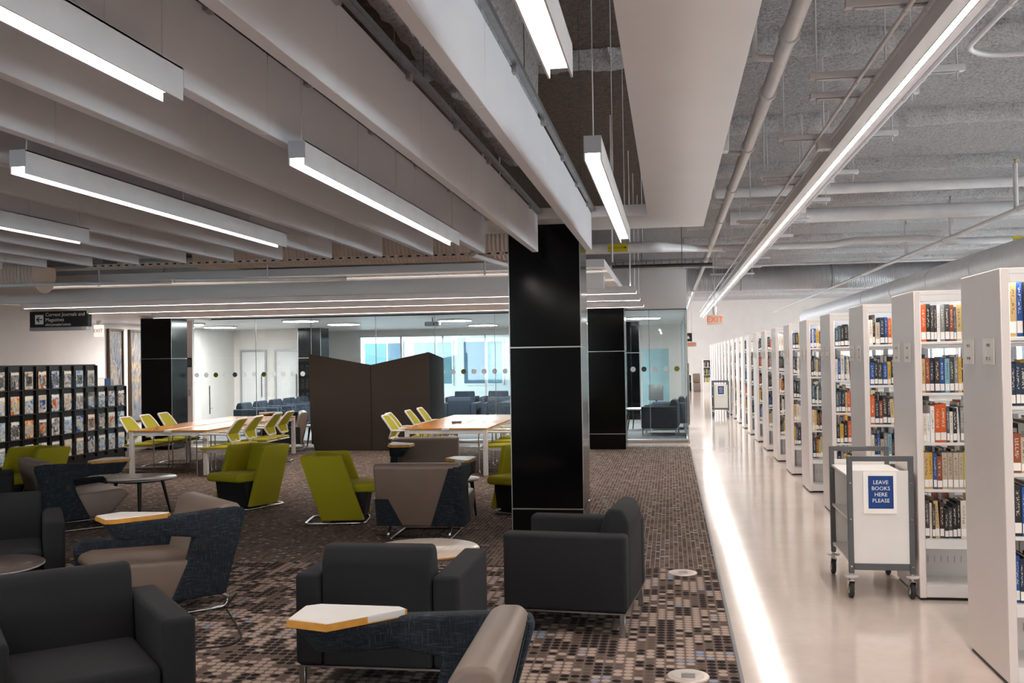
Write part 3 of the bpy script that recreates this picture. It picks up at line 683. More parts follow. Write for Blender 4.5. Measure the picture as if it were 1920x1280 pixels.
# a few runs copied from the photograph on the second bookcase: shelf -> list of (colour, thickness, height)
RUN = {(1, 4): [(2, .034, .255), (1, .027, .26), (15, .022, .25), (0, .018, .25), (11, .02, .25), (7, .03, .25), (15, .03, .255), (9, .026, .25), (12, .015, .235), (4, .03, .25), (8, .034, .245)],
       (1, 3): [(4, .022, .235), (9, .028, .24), (6, .03, .24), (0, .034, .24), (3, .03, .235), (10, .03, .235), (15, .03, .24), (7, .024, .245), (13, .022, .24), (1, .03, .235), (11, .026, .245)],
       (1, 2): [(5, .022, .2), (11, .022, .2), (11, .026, .25), (2, .036, .26), (2, .04, .265), (12, .018, .24), (5, .02, .21), (1, .026, .235), (11, .02, .24), (7, .02, .24), (8, .018, .24), (1, .03, .24)],
       (1, 1): [(4, .03, .25), (13, .028, .25), (3, .022, .245), (9, .034, .225), (14, .034, .25), (14, .034, .25), (14, .034, .25), (14, .028, .25), (8, .036, .255)],
       (1, 0): [(15, .03, .26), (5, .014, .24), (15, .02, .235), (4, .028, .255), (0, .028, .25), (1, .026, .2), (15, .026, .21), (1, .026, .235), (1, .022, .255), (5, .034, .26), (1, .026, .25)],
       (0, 4): [(4, .034, .3), (3, .03, .31), (0, .026, .29), (11, .036, .3), (1, .03, .28)], (0, 2): [(9, .04, .2), (14, .03, .18), (5, .03, .19), (11, .03, .2)]}
for i in range(NR):
    yn = YN0 + i * PITCH
    lim = XP * (yn + .03) / (yn - PITCH + PW) - XP if i else .19
    for j, z in enumerate(LEV):
        x = .054; c = 0; run = RUN.get((i, j), []); lim2 = min(BL - .1, lim + .28)
        while x < lim2:
            if c < len(run): ci, th, h = run[c]
            else: ci = rnd.choices(range(len(BOOK)), WT)[0]; th = rnd.uniform(.016, .040); h = rnd.uniform(.19, .262)
            d = rnd.uniform(.15, .2); yb = yn + .035 + rnd.uniform(0, .012)
            if x < lim - .004 and i < NIND and nb < 298:
                nb += 1
                o = tag(link('book', bk_cov[ci], None, (XP + x, yb, z + .0005)), '%s book, %s from the left, %s of the %s bookcase' % (BOOK[ci][0].replace(' ', '-'), ORD[c], SHN[j], ORD[i]), 'book', 'books on the aisle shelves')
                o.scale = (th, d, h)
                if rnd.random() < .07 and c > 2: o.rotation_euler = (0, R(-2.5), 0)
                link('page_block', bk_pg, o); link('spine_label', bk_st, o)
            else:
                stuff[ci].box(XP + x, XP + x + th, yb, yb + d, z, z + h); stuff_pg.box(XP + x + th * .1, XP + x + th * .9, yb - .002, yb, z + h * .06, z + h * .26)
            x += th + rnd.uniform(.0005, .002); c += 1
        x = .054                                            # the back-to-back row behind, seen over the tops
        while x < min(BL - .1, lim + .28):
            ci = rnd.choices(range(len(BOOK)), WT)[0]; th = rnd.uniform(.018, .045); h = rnd.uniform(.19, .27)
            stuff[ci].box(XP + x, XP + x + th, yn + PW - .24, yn + PW - .05, z, z + h); stuff_pg.box(XP + x + .003, XP + x + th - .003, yn + PW - .242, yn + PW - .06, z + .01, z + h + .001); x += th + .001
mb = MB(); mats = []; idx = []
for i in range(len(BOOK)):
    mb.add(stuff[i].v, stuff[i].f); idx += [i] * len(stuff[i].f); mats.append('book_%d' % i)
mb.add(stuff_pg.v, stuff_pg.f); idx += [len(BOOK)] * len(stuff_pg.f); mats.append('paper')
me = bpy.data.meshes.new('shelved_books'); me.from_pydata(mb.v, [], mb.f)
for q in mats: me.materials.append(M[q])
me.polygons.foreach_set('material_index', idx)
o = tag(link('shelved_books', me), 'remaining rows of books filling the far and rear shelves', 'books'); o['kind'] = 'stuff'

# paper range signs on the end panels
SIG = [(('P 598.2', 'PC 11 C'), ('PC 11', 'PC 404')), (('PC 43', 'PC 22'), ('PC 32 L', 'LC 05')), (('CK 8', 'OL 5'), ('QK 1', 'ID 2')), (('PA 8', 'OK 4'), ('PF 3', 'PB 1'))]
for i in range(9):
    yn = YN0 + i * PITCH
    for s in (0, 1):
        y0 = yn + (.10 if s == 0 else .44)
        t = thing('range_sign', '%s paper call-number sign on the %s bookcase end panel' % ('nearer' if s == 0 else 'farther', ORD[i]), 'sign', (XP - .004, y0, 1.63), 0, 'range signs')
        if i == 0 and s == 1: t.location.y += .01
        part('sheet', MB().box(-.002, .0, 0, .19, 0, .135), 'paper', t)
        if i < 4:
            a, b = SIG[i][s]
            for q, zz in ((a, .10), ('-', .065), (b, .03)): text(q, .022, 'ink', t, loc=(-.0028, .095, zz), rot=(R(90), 0, R(-90)), depth=.0003)

# ================================================================== BOOK TRUCKS
def truck(loc, label, detail=True):
    t = thing('book_truck', label, 'cart', loc, 0, 'book trucks')
    w, d = .44, .80; b = .036
    for y in (0, d - .03):
        f = part('end_frame', MB().box(0, b, y, y + .03, .175, .985).box(w - b, w, y, y + .03, .175, .985).box(b, w - b, y, y + .03, .985 - b, .985).box(b, w - b, y, y + .03, .20, .245), 'grey_metal', t, .003, 1)
        part('end_panel', MB().box(b, w - b, y + .008, y + .022, .245, .885), 'white_plastic', t)
        for x in (b / 2, w - b / 2):
            for z in (.225, .55, .80): part('bolt', MB().lathe([(.007, -.004), (.006, 0)], (x, y, z), 10, 'y'), 'chrome', f)
    for z in (.235, .53, .83):
        part('shelf', MB().box(.012, w - .012, .03, d - .03, z, z + .016), 'white_plastic', t, .002, 1)
        if z < .8: part('divider', MB().box(w / 2 - .006, w / 2 + .006, .03, d - .03, z + .016, z + .30), 'bumper_grey', t)
    for x in (b / 2, w - b / 2):
        for y in (.015, d - .015):
            a = R(25) if x < w / 2 else R(-8)
            c = part('caster', MB().lathe([(.013, .125), (.013, .175)], (x, y, 0), 10).prism([(x - .016, y - .02), (x + .016, y - .02), (x + .016, y + .045), (x - .016, y + .045)], 'z', .122, .13), 'chrome', t)
            for s in (-1, 1): part('fork', MB().prism([(y - .02, .126), (y + .035, .126), (y + .045, .055), (y + .02, .05)], 'x', x + s * .020 - .0015, x + s * .020 + .0015), 'chrome', c)
            part('wheel', MB().lathe([(.035, -.015), (.053, -.015), (.06, -.008), (.06, .008), (.053, .015), (.035, .015)], (x, y + .03, .06), 20, 'x'), 'rubber', c)
            part('hub', MB().lathe([(.033, -.0165), (.033, .0165)], (x, y + .03, .06), 16, 'x'), 'bumper_grey', c)
            part('bumper', MB().lathe([(.03, .145), (.046, .15), (.046, .158), (.03, .163)], (x, y, 0), 18), 'bumper_grey', c)
    p = part('notice', MB().box(.105, .325, -.003, .006, .59, .875), 'paper', t)
    part('blue_field', MB().box(.137, .303, -.005, -.003, .625, .85), 'sign_blue', p)
    for q, z in (('LEAVE', .805), ('BOOKS', .763), ('HERE', .721), ('PLEASE', .679)):
        text(q, .037, 'ink_white', p, loc=(.22, -.0056, z), rot=(R(90), 0, 0))
    return t
truck((1.20, 7.2, 0), 'near book truck with the blue notice, parked at the bookcases')
truck((1.15, 28.0, 0), 'distant book truck with a small blue notice far down the aisle')

# ================================================================== SEATING
def armchair(name, label, fab, group):
    W_, D_, t_ = .86, .77, .14
    t = thing(name, label, 'armchair', (0, 0, 0), 0, group)
    for s in (-1, 1):
        x0, x1 = sorted((s * W_ / 2, s * (W_ / 2 - t_)))
        part('arm', MB().box(x0, x1, -D_ / 2, D_ / 2, .145, .61), fab, t, .026, 3)
    xi = W_ / 2 - t_ - .003
    part('seat_base', MB().box(-xi, xi, -D_ / 2 + .012, D_ / 2 - .03, .145, .285), fab, t, .015, 2)
    part('seat_cushion', MB().box(-xi, xi, -D_ / 2 + .004, .22, .288, .425), fab, t, .035, 3)
    part('backrest', MB().prism([(.15, .40), (.232, .72), (.265, .755), (.345, .748), (.384, .67), (.384, .145), (.18, .145)], 'x', -xi, xi), fab, t, .022, 3)
    part('base_rail', MB().box(-W_ / 2 + .01, W_ / 2 - .01, -D_ / 2 + .01, D_ / 2 - .01, .135, .145), 'satin_steel', t)
    for sx in (-1, 1):
        for sy in (-1, 1):
            x, y = sx * (W_ / 2 - .03), sy * (D_ / 2 - .03)
            part('leg', MB().box(x - .016, x + .016, y - .016, y + .016, 0, .135), 'satin_steel', t, .002, 1)
    return t
A0 = armchair('lounge_armchair', '', 'charcoal_fabric', 'charcoal lounge armchairs')
for i, (x, y, a, lab) in enumerate((
        (-.62, 6.50, -96, 'charcoal armchair seen from its side, beside the middle pillar'),
        (-1.485, 5.25, 180, 'charcoal armchair seen from behind, beside the pale oak round table'),
        (-2.60, 4.03, 41, 'charcoal armchair filling the bottom left corner, its seat facing the camera'),
        (-4.76, 6.46, 35, 'charcoal armchair at the left edge behind the dark round table'),
        (-6.98, 9.0, 35, 'charcoal armchair arm peeping in at the left edge below the green chair'))):
    put(A0, i == 0, (x, y, .008), R(a), lab)
N0 = armchair('lounge_armchair', '', 'navy_fabric', 'dark armchairs inside the glass room')
NV = [(-9.6, 22.15 + .93 * k, 90, '%s dark armchair in the row behind the glass, counted from the front' % ORD[k]) for k in range(5)]
NV += [(-5.95, 28.3, 0, 'navy armchair under the court window, left one facing the camera'), (-4.95, 28.3, 0, 'navy armchair under the court window, right one facing the camera'),
       (-5.15, 24.4, 180, 'dark armchair seen from behind through the glass, left of the pillar'), (-4.15, 24.4, 180, 'dark armchair seen from behind through the glass, nearest the pillar'),
       (-.22, 21.95, -94, 'dark armchair in the corner of the glass room by the aisle'), (-.05, 23.6, -90, 'dark armchair behind another in the aisle corner of the glass room')]
for i, (x, y, a, lab) in enumerate(NV): put(N0, i == 0, (x, y, .008), R(a), lab)

def tablet_chair(label, s, loc, rz):
    # s = -1: writing tablet on the sitter's right
    t = thing('tablet_armchair', label, 'armchair', loc, rz, 'two-tone tablet armchairs')
    X = lambda v: s * v
    def px(poly, a, b): return MB().prism(poly, 'x', X(a), X(b))
    part('seat', px([(-.48, .345), (-.455, .39), (-.38, .41), (.25, .375), (.22, .135), (-.27, .135)], -.33, .405), 'taupe_vinyl', t, .025, 3)
    part('backrest', px([(.17, .38), (.255, .70), (.30, .735), (.385, .735), (.42, .70), (.285, .135), (.12, .135)], -.415, .40), 'taupe_vinyl', t, .022, 3)
    part('low_arm', px([(-.45, .16), (-.48, .42), (-.44, .47), (.26, .46), (.26, .135), (-.34, .135)], -.42, -.335), 'tweed', t, .02, 3)
    pan = part('arm_panel', px([(.44, .66), (.425, .70), (.36, .712), (-.10, .690), (-.10, .565), (.085, .535), (.045, .395), (-.08, .13), (.285, .13)], .33, .425), 'tweed', t, .018, 3)
    # arm front that carries the tablet, widening inwards
    top = [(X(.425), -.08), (X(.425), -.43), (X(.38), -.475), (X(.20), -.475), (X(.15), -.32), (X(.33), -.08)]
    bot = [(X(.42), -.08), (X(.42), -.36), (X(.36), -.40), (X(.27), -.40), (X(.25), -.30), (X(.335), -.08)]
    part('arm_front', MB().prism(bot, 'z', .565, .682, top), 'tweed', t, .014, 2)
    tb = part('tablet', MB().prism([(X(.40), -.10), (X(.42), -.43), (X(.385), -.483), (X(.19), -.483), (X(.135), -.31), (X(.37), -.07)], 'z', .684, .716), 'white_plastic', t, .003, 1)
    tp = [(.40, -.10), (.42, -.43), (.385, -.483), (.19, -.483), (.135, -.31), (.37, -.07)]; mx_, my_ = .31, -.31
    part('oak_edge', MB().prism([(X(a + .005 * (1 if a > mx_ else -1)), b + .005 * (1 if b > my_ else -1)) for a, b in tp], 'z', .683, .711), 'wood_edge', tb)
    # tweed patches on the sloping back
    yb = lambda z: .286 + (.419 - .286) * (z - .14) / .56
    def patch(pts):
        n = len(pts); vs = [(X(a), yb(z) - .005, z) for a, z in pts] + [(X(a), yb(z) + .006, z) for a, z in pts]
        return MB().add(vs, [tuple(range(n)), tuple(range(2 * n - 1, n - 1, -1))] + [(i, (i + 1) % n, n + (i + 1) % n, n + i) for i in range(n)])
    part('back_patch', patch([(.42, .69), (.30, .69), (.10, .14), (.42, .14)]), 'tweed', t)
    part('back_patch', patch([(-.415, .40), (-.29, .40), (-.165, .14), (-.415, .14)]), 'tweed', t)
    o = part('power_outlet', MB().box(*sorted((X(.422), X(.430))), .10, .17, .425, .505), 'black_matt', t, .003, 1)
    part('socket', MB().box(*sorted((X(.4305), X(.432))), .12, .15, .445, .48), 'black_plastic', o)
    for sx in (-1, 1):
        x = sx * .29
        part('sled_runner', MB().tube(fillet([(x, .25, .135), (x, .37, .075), (x, .33, .016), (x, -.32, .016), (x, -.25, .135)], .05), .013, 10), 'chrome', t)
    part('cross_tube', MB().tube([(-.29, -.32, .016), (.29, -.32, .016)], .012, 8), 'chrome', t)
    return t
TC = tablet_chair('tweed and taupe armchair with a white tablet, beside the charcoal chair at left', 1, (-3.50, 6.45, .008), R(-43))
tablet_chair('tweed and taupe armchair beside the dark round table in front of the magazine rack', -1, (-6.20, 9.56, .008), R(138))
tablet_chair('tweed and taupe armchair at the bottom edge, tablet pointing left', -1, (-.965, 3.45, .008), R(-88.5))
TF = tablet_chair('tweed and taupe armchair seen from behind, beside the green lounge chair', -1, (-2.34, 9.36, .008), R(182))
tablet_chair('taupe armchair facing the camera just behind the one seen from behind', -1, (-2.93, 11.72, .008), R(14))
tablet_chair('taupe armchair at the far end of the left table by the felt booth', -1, (-7.32, 18.25, .008), R(-66))

def green_chair():
    t = thing('green_lounge_chair', '', 'lounge chair', (0, 0, 0), 0, 'green lounge chairs')
    prof = [(-.24, .05), (.20, .05), (.42, .70), (.405, .72), (.02, .72), (-.01, .705)]
    for s in (-1, 1):
        a, b = sorted((s * .30, s * .235)); part('side_panel', MB().prism(prof, 'x', a, b), 'green_fabric', t, .016, 3)
    part('back_panel', MB().prism([(.13, .05), (.20, .05), (.42, .70), (.405, .72), (.345, .72), (.335, .70)], 'x', -.24, .24), 'green_fabric', t, .012, 2)
    part('seat', MB().prism([(-.40, .345), (-.41, .40), (-.37, .432), (.24, .41), (.22, .32), (-.34, .33)], 'x', -.232, .232), 'green_fabric', t, .02, 3)
    part('seat_box', MB().prism([(-.22, .06), (-.27, .335), (.2, .33), (.15, .06)], 'x', -.225, .225), 'black_matt', t)
    part('sled_loop', MB().tube(fillet([(.0, -.24, .016), (.25, -.24, .016), (.25, .38, .016), (-.25, .38, .016), (-.25, -.24, .016), (.0, -.24, .016)], .07), .013, 10), 'chrome', t)
    part('stem', MB().box(-.20, .20, -.18, .12, .02, .062), 'black_plastic', t)
    return t
G0 = green_chair()
for i, (x, y, a, lab) in enumerate(((-4.92, 11.05, -20, 'green lounge chair between the left long table and the tablet armchair'),
                                    (-3.42, 10.15, 100, 'green lounge chair turned right, seen from its back, in mid floor'),
                                    (-1.60, 10.86, -24, 'green lounge chair half hidden behind the middle pillar'),
                                    (-7.55, 10.72, -22, 'green lounge chair at the left edge before the magazine rack'))):
    put(G0, i == 0, (x, y, .008), R(a), lab)

# round tables
def round_table(label, loc, r, mat, rim, leg='black_plastic', n=4, h=.42, rot=0.):
    t = thing('round_table', label, 'table', loc, rot, 'low round tables')
    part('tabletop', MB().lathe([(r - .03, h - .03), (r, h - .012), (r, h - .003), (r - .004, h)], n=48), mat, t)
    part('edge_band', MB().lathe([(r + .001, h - .012), (r + .001, h - .004)], n=48), rim, t)
    for k in range(n):
        a = 2 * math.pi * k / n + .5; c, s = math.cos(a), math.sin(a)
        part('leg', MB().tube([(c * r * .60, s * r * .60, h - .03), (c * r * .82, s * r * .82, 0)], .022, 10, r2=.012), leg, t)
    part('underframe', MB().lathe([(r * .66, h - .045), (r * .66, h - .03)], n=24), leg, t)
    return t
round_table('dark round table between the tablet armchair and the green chair', (-5.93, 10.45, .008), .40, 'black_laminate', 'bumper_grey')
round_table('dark wood-grain round table at the left edge beside the charcoal armchair', (-4.38, 5.79, .008), .37, 'wood_dark', 'bumper_grey')
round_table('pale oak round table in the middle of the lounge', (-1.66, 6.58, .008), .37, 'wood_oak_pale', 'wood_edge')
round_table('small white round table behind the armchair seen from behind', (-2.24, 10.5, .008), .2, 'white_plastic', 'bumper_grey', h=.42)
round_table('small dark side table beside the felt booth', (-6.95, 19.0, .008), .26, 'bumper_grey', 'black_plastic', h=.43)
round_table('round table inside the aisle corner of the glass room', (-.75, 23.2, .008), .33, 'white_plastic', 'wood_edge', h=.5)
round_table('small round table between the dark armchairs behind the glass', (-6.6, 25.2, .008), .3, 'white_plastic', 'bumper_grey', h=.45)

# long tables
def long_table(label, x0, x1, y0, y1):
    h = .69; t = thing('long_table', label, 'table', ((x0 + x1) / 2, y0, .008), 0, 'long study tables'); w = (x1 - x0) / 2; l = y1 - y0
    for s in (-1, 1):
        a, b = sorted((s * w, s * .055)); tp = part('tabletop', MB().box(a, b, 0, l, h - .022, h), 'wood_table', t, .003, 1)
        part('edge_band', MB().box(a - .001 if s < 0 else a, b if s < 0 else b + .001, -.001, l + .001, h - .018, h - .005), 'wood_edge', tp)
    part('centre_channel', MB().box(-.05, .05, .01, l - .01, h - .05, h - .004).box(-.05, -.04, .01, l - .01, h - .004, h + .003).box(.04, .05, .01, l - .01, h - .004, h + .003), 'white_plastic', t)
    part('channel_cap', MB().box(-.055, .055, -.008, .03, h - .035, h + .004), 'white_plastic', t, .004, 1)
    part('frame', MB().box(-w + .01, w - .01, .012, .06, h - .085, h - .024).box(-w + .01, w - .01, l - .06, l - .012, h - .085, h - .024).box(-w + .012, -w + .06, .06, l - .06, h - .085, h - .024).box(w - .06, w - .012, .06, l - .06, h - .085, h - .024), 'white_plastic', t, .003, 1)
    for sx in (-1, 1):
        for y in (.035, l / 2, l - .035):
            x = sx * (w - .037); part('leg', MB().box(x - .032, x + .032, y - .032, y + .032, 0, h - .024), 'white_plastic', t, .004, 1)
    return t
long_table('long wood-topped table at left with seven green chairs', -8.13, -6.86, 14.02, 17.6)
long_table('long wood-topped table next to the middle pillar with green chairs', -3.87, -2.63, 14.2, 17.6)
t = thing('power_module', 'small brown power module on the right long table', 'power module', (-3.32, 15.3, .698)); part('body', MB().box(-.07, .07, -.05, .05, 0, .03), 'grey_metal', t, .004); part('cover', MB().box(-.066, .066, -.046, .046, .03, .034), 'wood_edge', t)

def task_chair():
    t = thing('mesh_task_chair', '', 'chair', (0, 0, 0), 0, 'green mesh task chairs')
    part('seat', MB().prism([(-.25, .40), (-.26, .415), (-.2, .432), (.20, .438), (.23, .425), (.2, .405)], 'x', -.22, .22), 'green_fabric', t, .014, 2)
    part('seat_shell', MB().prism([(-.24, .385), (-.24, .402), (.22, .408), (.24, .39), (.1, .355), (-.1, .355)], 'x', -.205, .205), 'white_plastic', t, .008, 2)
    pr = [(.22, .50), (.165, .62), (.25, .74), (.335, .845)]           # back profile with a forward kink
    wd = [.15, .205, .195, .16]
    fr = [(-wd[i], pr[i][0], pr[i][1]) for i in range(4)] + [(wd[i], pr[i][0], pr[i][1]) for i in (3, 2, 1, 0)]
    part('back_frame', MB().tube(fillet(fr + [fr[0], fr[1]], .03, 3)[:-1], .015, 8), 'white_plastic', t)
    vs = []; fs = []
    for i in range(4): vs += [(-wd[i], pr[i][0], pr[i][1]), (wd[i], pr[i][0], pr[i][1]), (wd[i], pr[i][0] + .008, pr[i][1]), (-wd[i], pr[i][0] + .008, pr[i][1])]
    for i in range(3):
        for k in range(4): fs.append((i * 4 + k, i * 4 + (k + 1) % 4, i * 4 + 4 + (k + 1) % 4, i * 4 + 4 + k))
    fs += [(0, 1, 2, 3), (15, 14, 13, 12)]
    part('back_mesh', MB().add(vs, fs), 'green_mesh', t)
    part('back_stem', MB().tube([(0, .14, .40), (0, .235, .52)], .022, 8), 'white_plastic', t)
    for s in (-1, 1):
        x = s * .235
        part('armrest', MB().tube(fillet([(s * .205, .165, .62), (x, .12, .625), (x, -.24, .625)], .04), .015, 8), 'white_plastic', t)
        part('sled_tube', MB().tube(fillet([(x, -.24, .625), (x, -.29, .60), (x, -.29, .014), (x, .30, .014), (0, .32, .014)], .06), .0105, 8), 'chrome', t)
        part('seat_bracket', MB().tube([(x, -.29, .37), (s * .18, -.1, .375)], .010, 6), 'chrome', t)
    return t
K0 = task_chair(); i = 0
SP = [(-8.28, y, 90, '%s green mesh chair from the front, left side of the left long table' % ORD[k]) for k, y in enumerate((14.75, 15.35, 15.95))]
SP += [(-6.72, y, -90, '%s green mesh chair from the front, right side of the left long table' % ORD[k]) for k, y in enumerate((14.22, 14.83, 15.62, 16.15))]
SP += [(-4.02, y, 90, '%s green mesh chair from the front, left side of the right long table' % ORD[k]) for k, y in enumerate((14.85, 15.38, 16.2, 17.0))]
SP += [(-2.48, y, -90, '%s green mesh chair from the front, right side of the right long table' % ORD[k]) for k, y in enumerate((14.5, 15.15, 15.95))]
for i, (x, y, a, lab) in enumerate(SP): put(K0, i == 0, (x - (.1 if x == -4.02 and y == 15.38 else 0), y, .008), R(a), lab)

# felt booth
t = thing('felt_booth', 'tall brown felt privacy booth with a notched top', 'booth', (-5.56, 18.08, .008))
for nm, pts in (('front_panel', [(-1.20, .43), (-1.12, 0), (0, 0), (0, 1.61), (-1.22, 1.835)]), ('front_panel', [(0, 0), (1.12, 0), (1.12, 1.835), (0, 1.61)])):
    part(nm, MB().prism(pts, 'y', 0, .05), 'brown_felt', t, .01, 2)
part('side_panel', MB().prism([(.05, 0), (1.25, 0), (1.25, 1.72), (.05, 1.835)], 'x', 1.07, 1.12), 'dark_felt', t, .008, 2)
part('side_panel', MB().prism([(.05, .12), (1.25, .05), (1.25, 1.72), (.05, 1.82)], 'x', -1.20, -1.15), 'dark_felt', t, .008, 2)
part('bench', MB().box(-1.05, 1.0, .5, 1.1, .1, .42), 'dark_felt', t, .03, 2)
part('seam', MB().box(-.006, .006, -.003, .0, .02, 1.60), 'dark_felt', t)

# ================================================================== MAGAZINE RACK
rk = thing('magazine_rack', 'black stepped magazine rack with clear pockets along the left wall', 'rack', (-9.8, 15.92, 0))
NC, CW = 8, .335                                       # tall part goes left out of frame
part('tall_body', MB().box(-.38, -.03, -NC * CW, 0, 0, 1.71), 'black_laminate', rk, .006, 1)
part('low_body', MB().box(-.38, -.03, 0, .93, 0, 1.325), 'black_laminate', rk, .006, 1)
rowz = [1.33, .955, .575, .20]
for k in range(NC + 1): part('divider', MB().box(-.03, .0, -k * CW - .008, -k * CW + .008, .12, 1.69), 'black_plastic', rk)
for k in range(1, 4): part('divider', MB().box(-.03, .0, k * .31 - .008, k * .31 + .008, .12, 1.31), 'black_plastic', rk)
covme = {}
for i in range(len(COV)): covme[i] = MB().box(0, .008, -.1, .1, 0, .275).mesh('magazine', 'cover_%d' % i, smooth=False)
strip = MB().box(.008, .009, .02, .08, .015, .045).mesh('date_label', 'paper', smooth=False)
band = MB().box(.008, .009, -.09, .09, .225, .262).mesh('masthead', 'paper', smooth=False)
pic = {q: MB().box(.008, .009, -.07, .07, .05, .20).mesh('cover_picture', 'cover_%d' % q, smooth=False) for q in range(len(COV))}
cnt = 0
for r_ in range(4):
    z = rowz[r_]
    for c_ in range(NC + 3):
        low = c_ >= NC
        if low and r_ == 0: continue
        yc = (-(NC - c_) + .5) * CW if not low else (c_ - NC + .5) * .31
        part('pocket_ledge', MB().box(-.03, .004, yc - .145, yc + .145, z - .012, z), 'black_plastic', rk)
        part('clear_pocket', MB().box(.0, .003, yc - .145, yc + .145, z, z + .20), 'pocket_plastic', rk)
        ci = (c_ * 3 + r_ * 5 + (c_ * r_) % 3) % len(COV)
        if low: zz = ['low step']; 
        o = tag(link('magazine', covme[ci], None, (-9.824, 15.92 + yc, z + .004)), '%s magazine, %s column from the left, %s row of the black rack' % (COV[ci][0], ORD[c_], ('top', 'second', 'third', 'bottom')[r_]), 'magazine', 'magazines on the black rack')
        link('date_label', strip, o)
        if (c_ + r_) % 2: link('masthead', band, o)
        link('cover_picture', pic[(ci + 3 + c_) % len(COV)], o)
t = thing('sign_holder', 'small blue sign with a wire basket on the rack step', 'sign', (-9.9, 16.3, 1.325))
part('plate', MB().box(0, .01, 0, .16, .0, .13), 'sign_blue', t); bs = MB()
for k in range(9): bs.tube([(0, -.34 + k * .04, 0), (0, -.34 + k * .04, .14)], .003, 5)
bs.tube([(0, -.34, .14), (0, 0, .14)], .003, 5); part('basket', bs, 'satin_steel', t)

# ================================================================== SIGNS, PICTURES
t = thing('hanging_sign', 'black hanging sign for current journals and magazines', 'sign', (-9.92, 15.0, 2.33))
part('board', MB().box(-.52, .52, 0, .12, 0, .262), 'sign_black', t, .004, 1)
part('lower_ledge', MB().box(-.52, .50, -.005, .10, -.06, 0), 'steel_grey', t)
part('arrow_field', MB().box(-.42, -.27, -.003, 0, .05, .205), 'ink_white', t)
part('arrow', MB().prism([(-.40, .128), (-.35, .175), (-.337, .163), (-.364, .136), (-.29, .136), (-.29, .12), (-.364, .12), (-.337, .093), (-.35, .081)], 'y', -.005, -.003), 'sign_black', t)
text('Current Journals and', .083, 'ink_white', t, loc=(-.235, -.001, .205), rot=(R(90), 0, 0), align='LEFT')
text('Magazines', .083, 'ink_white', t, loc=(-.235, -.001, .12), rot=(R(90), 0, 0), align='LEFT')
text("aika'pinaakia'tsiistsi", .060, 'ink_white', t, loc=(-.235, -.001, .042), rot=(R(90), 0, 0), align='LEFT')
for x in (-.26, .25): part('rod', MB().tube([(x, .06, .26), (x, .06, .31)], .012, 8), 'pipe_white', t)

def exit_sign(label, loc, w, h, case_m, let_m, size, hung=.1):
    t = thing('exit_sign', label, 'sign', loc)
    part('case', MB().box(-w / 2, w / 2, 0, .06, 0, h), case_m, t, .006, 1)
    part('canopy', MB().lathe([(.03, h), (.05, h + hung * .5), (.05, h + hung)], (0, .03, 0), 14), 'pipe_white', t)
    text('EXIT', size, let_m, t, loc=(0, -.002, h / 2), rot=(R(90), 0, 0), depth=.001)
    return t
exit_sign('white lit exit sign hanging by the tall paintings', (-11.55, 18.8, 2.27), .20, .245, 'exit_white', 'ink_rust', .10, .08)
t = exit_sign('orange-lettered exit sign hanging over the bookcase aisle', (1.12, 25.2, 2.46), .37, .24, 'exit_case_warm', 'exit_letters', .2, .2)
part('stem', MB().tube([(0, .03, .44), (0, .03, 1.98)], .012, 8), 'pipe_white', t)
t = exit_sign('distant exit sign with orange letters at the glass corner', (.66, 30.4, 1.97), .26, .13, 'exit_case_warm', 'exit_letters', .11, .02)
part('stem', MB().tube([(0, .03, .15), (0, .03, 2.48)], .01, 8), 'pipe_white', t)
t = thing('hanging_sign', 'small black hanging sign at the glass corner far off', 'sign', (.56, 30., 2.12))
part('board', MB().box(-.12, .10, 0, .03, 0, .25), 'sign_black', t); part('pictogram', MB().prism([(-.06, .08), (.04, .08), (-.01, .18)], 'y', -.003, 0), 'ink_white', t); part('rod', MB().tube([(-.01, .015, .25), (-.01, .015, 2.3)], .008, 6), 'pipe_white', t)
# upside-down pipe markers
for x, y, z, lab in ((-.585, 11.83, 2.99, 'yellow heating pipe marker beside the middle pillar'), (-8.72, 11.83, 2.99, 'yellow heating pipe marker under the baffles at left'), (6.2, 18.93, 3.69, 'yellow heating pipe marker at the right edge above the stacks')):
    t = thing('pipe_marker', lab, 'sign', (x, y, z), 0, 'yellow pipe markers')
    part('plate', MB().box(-.115, .115, -.004, 0, -.048, .048), 'sign_yellow', t)
    text('HEATING WTR. SUP', .022, 'ink', t, loc=(-.018, -.005, 0), rot=(R(90), R(180), 0), depth=.0005)
    part('arrow', MB().prism([(.105, 0), (.085, .014), (.085, .006), (.07, .006), (.07, -.006), (.085, -.006), (.085, -.014)], 'y', -.006, -.004), 'ink', t)
for i, (y0, y1, cv) in enumerate(((20.67, 21.29, 'canvas_a'), (21.56, 22.2, 'canvas_b'))):
    t = thing('tall_painting', '%s' % ('tall abstract painting nearer the exit sign' if i == 0 else 'tall abstract painting next to the black pillar'), 'painting', (XL + .01, y0, .33), 0, 'tall abstract paintings'); w = y1 - y0; h = 2.18
    part('frame', MB().box(0, .06, 0, .05, 0, h).box(0, .06, w - .05, w, 0, h).box(0, .06, .05, w - .05, 0, .05).box(0, .06, .05, w - .05, h - .05, h), 'bronze_frame', t, .004, 1)
    part('canvas', MB().box(0, .03, .05, w - .05, .05, h - .05), cv, t)
# door plates on the white jamb
for i, (z, hh, m_) in enumerate(((1.62, .2, 'sign_black'), (.98, .2, 'white_plastic'))):
    t = thing('wall_plate', ('dark room sign on the white jamb of the glass room', 'tilted white card reader on the white jamb')[i], 'sign', (-10.09, 19.85, z))
    part('plate', MB().box(-.05, .05, -.02, 0, 0, hh), m_, t, .004, 1); part('inset', MB().box(-.035, .035, -.023, -.02, .03, hh - .03), 'grey_metal' if i == 0 else 'bumper_grey', t)

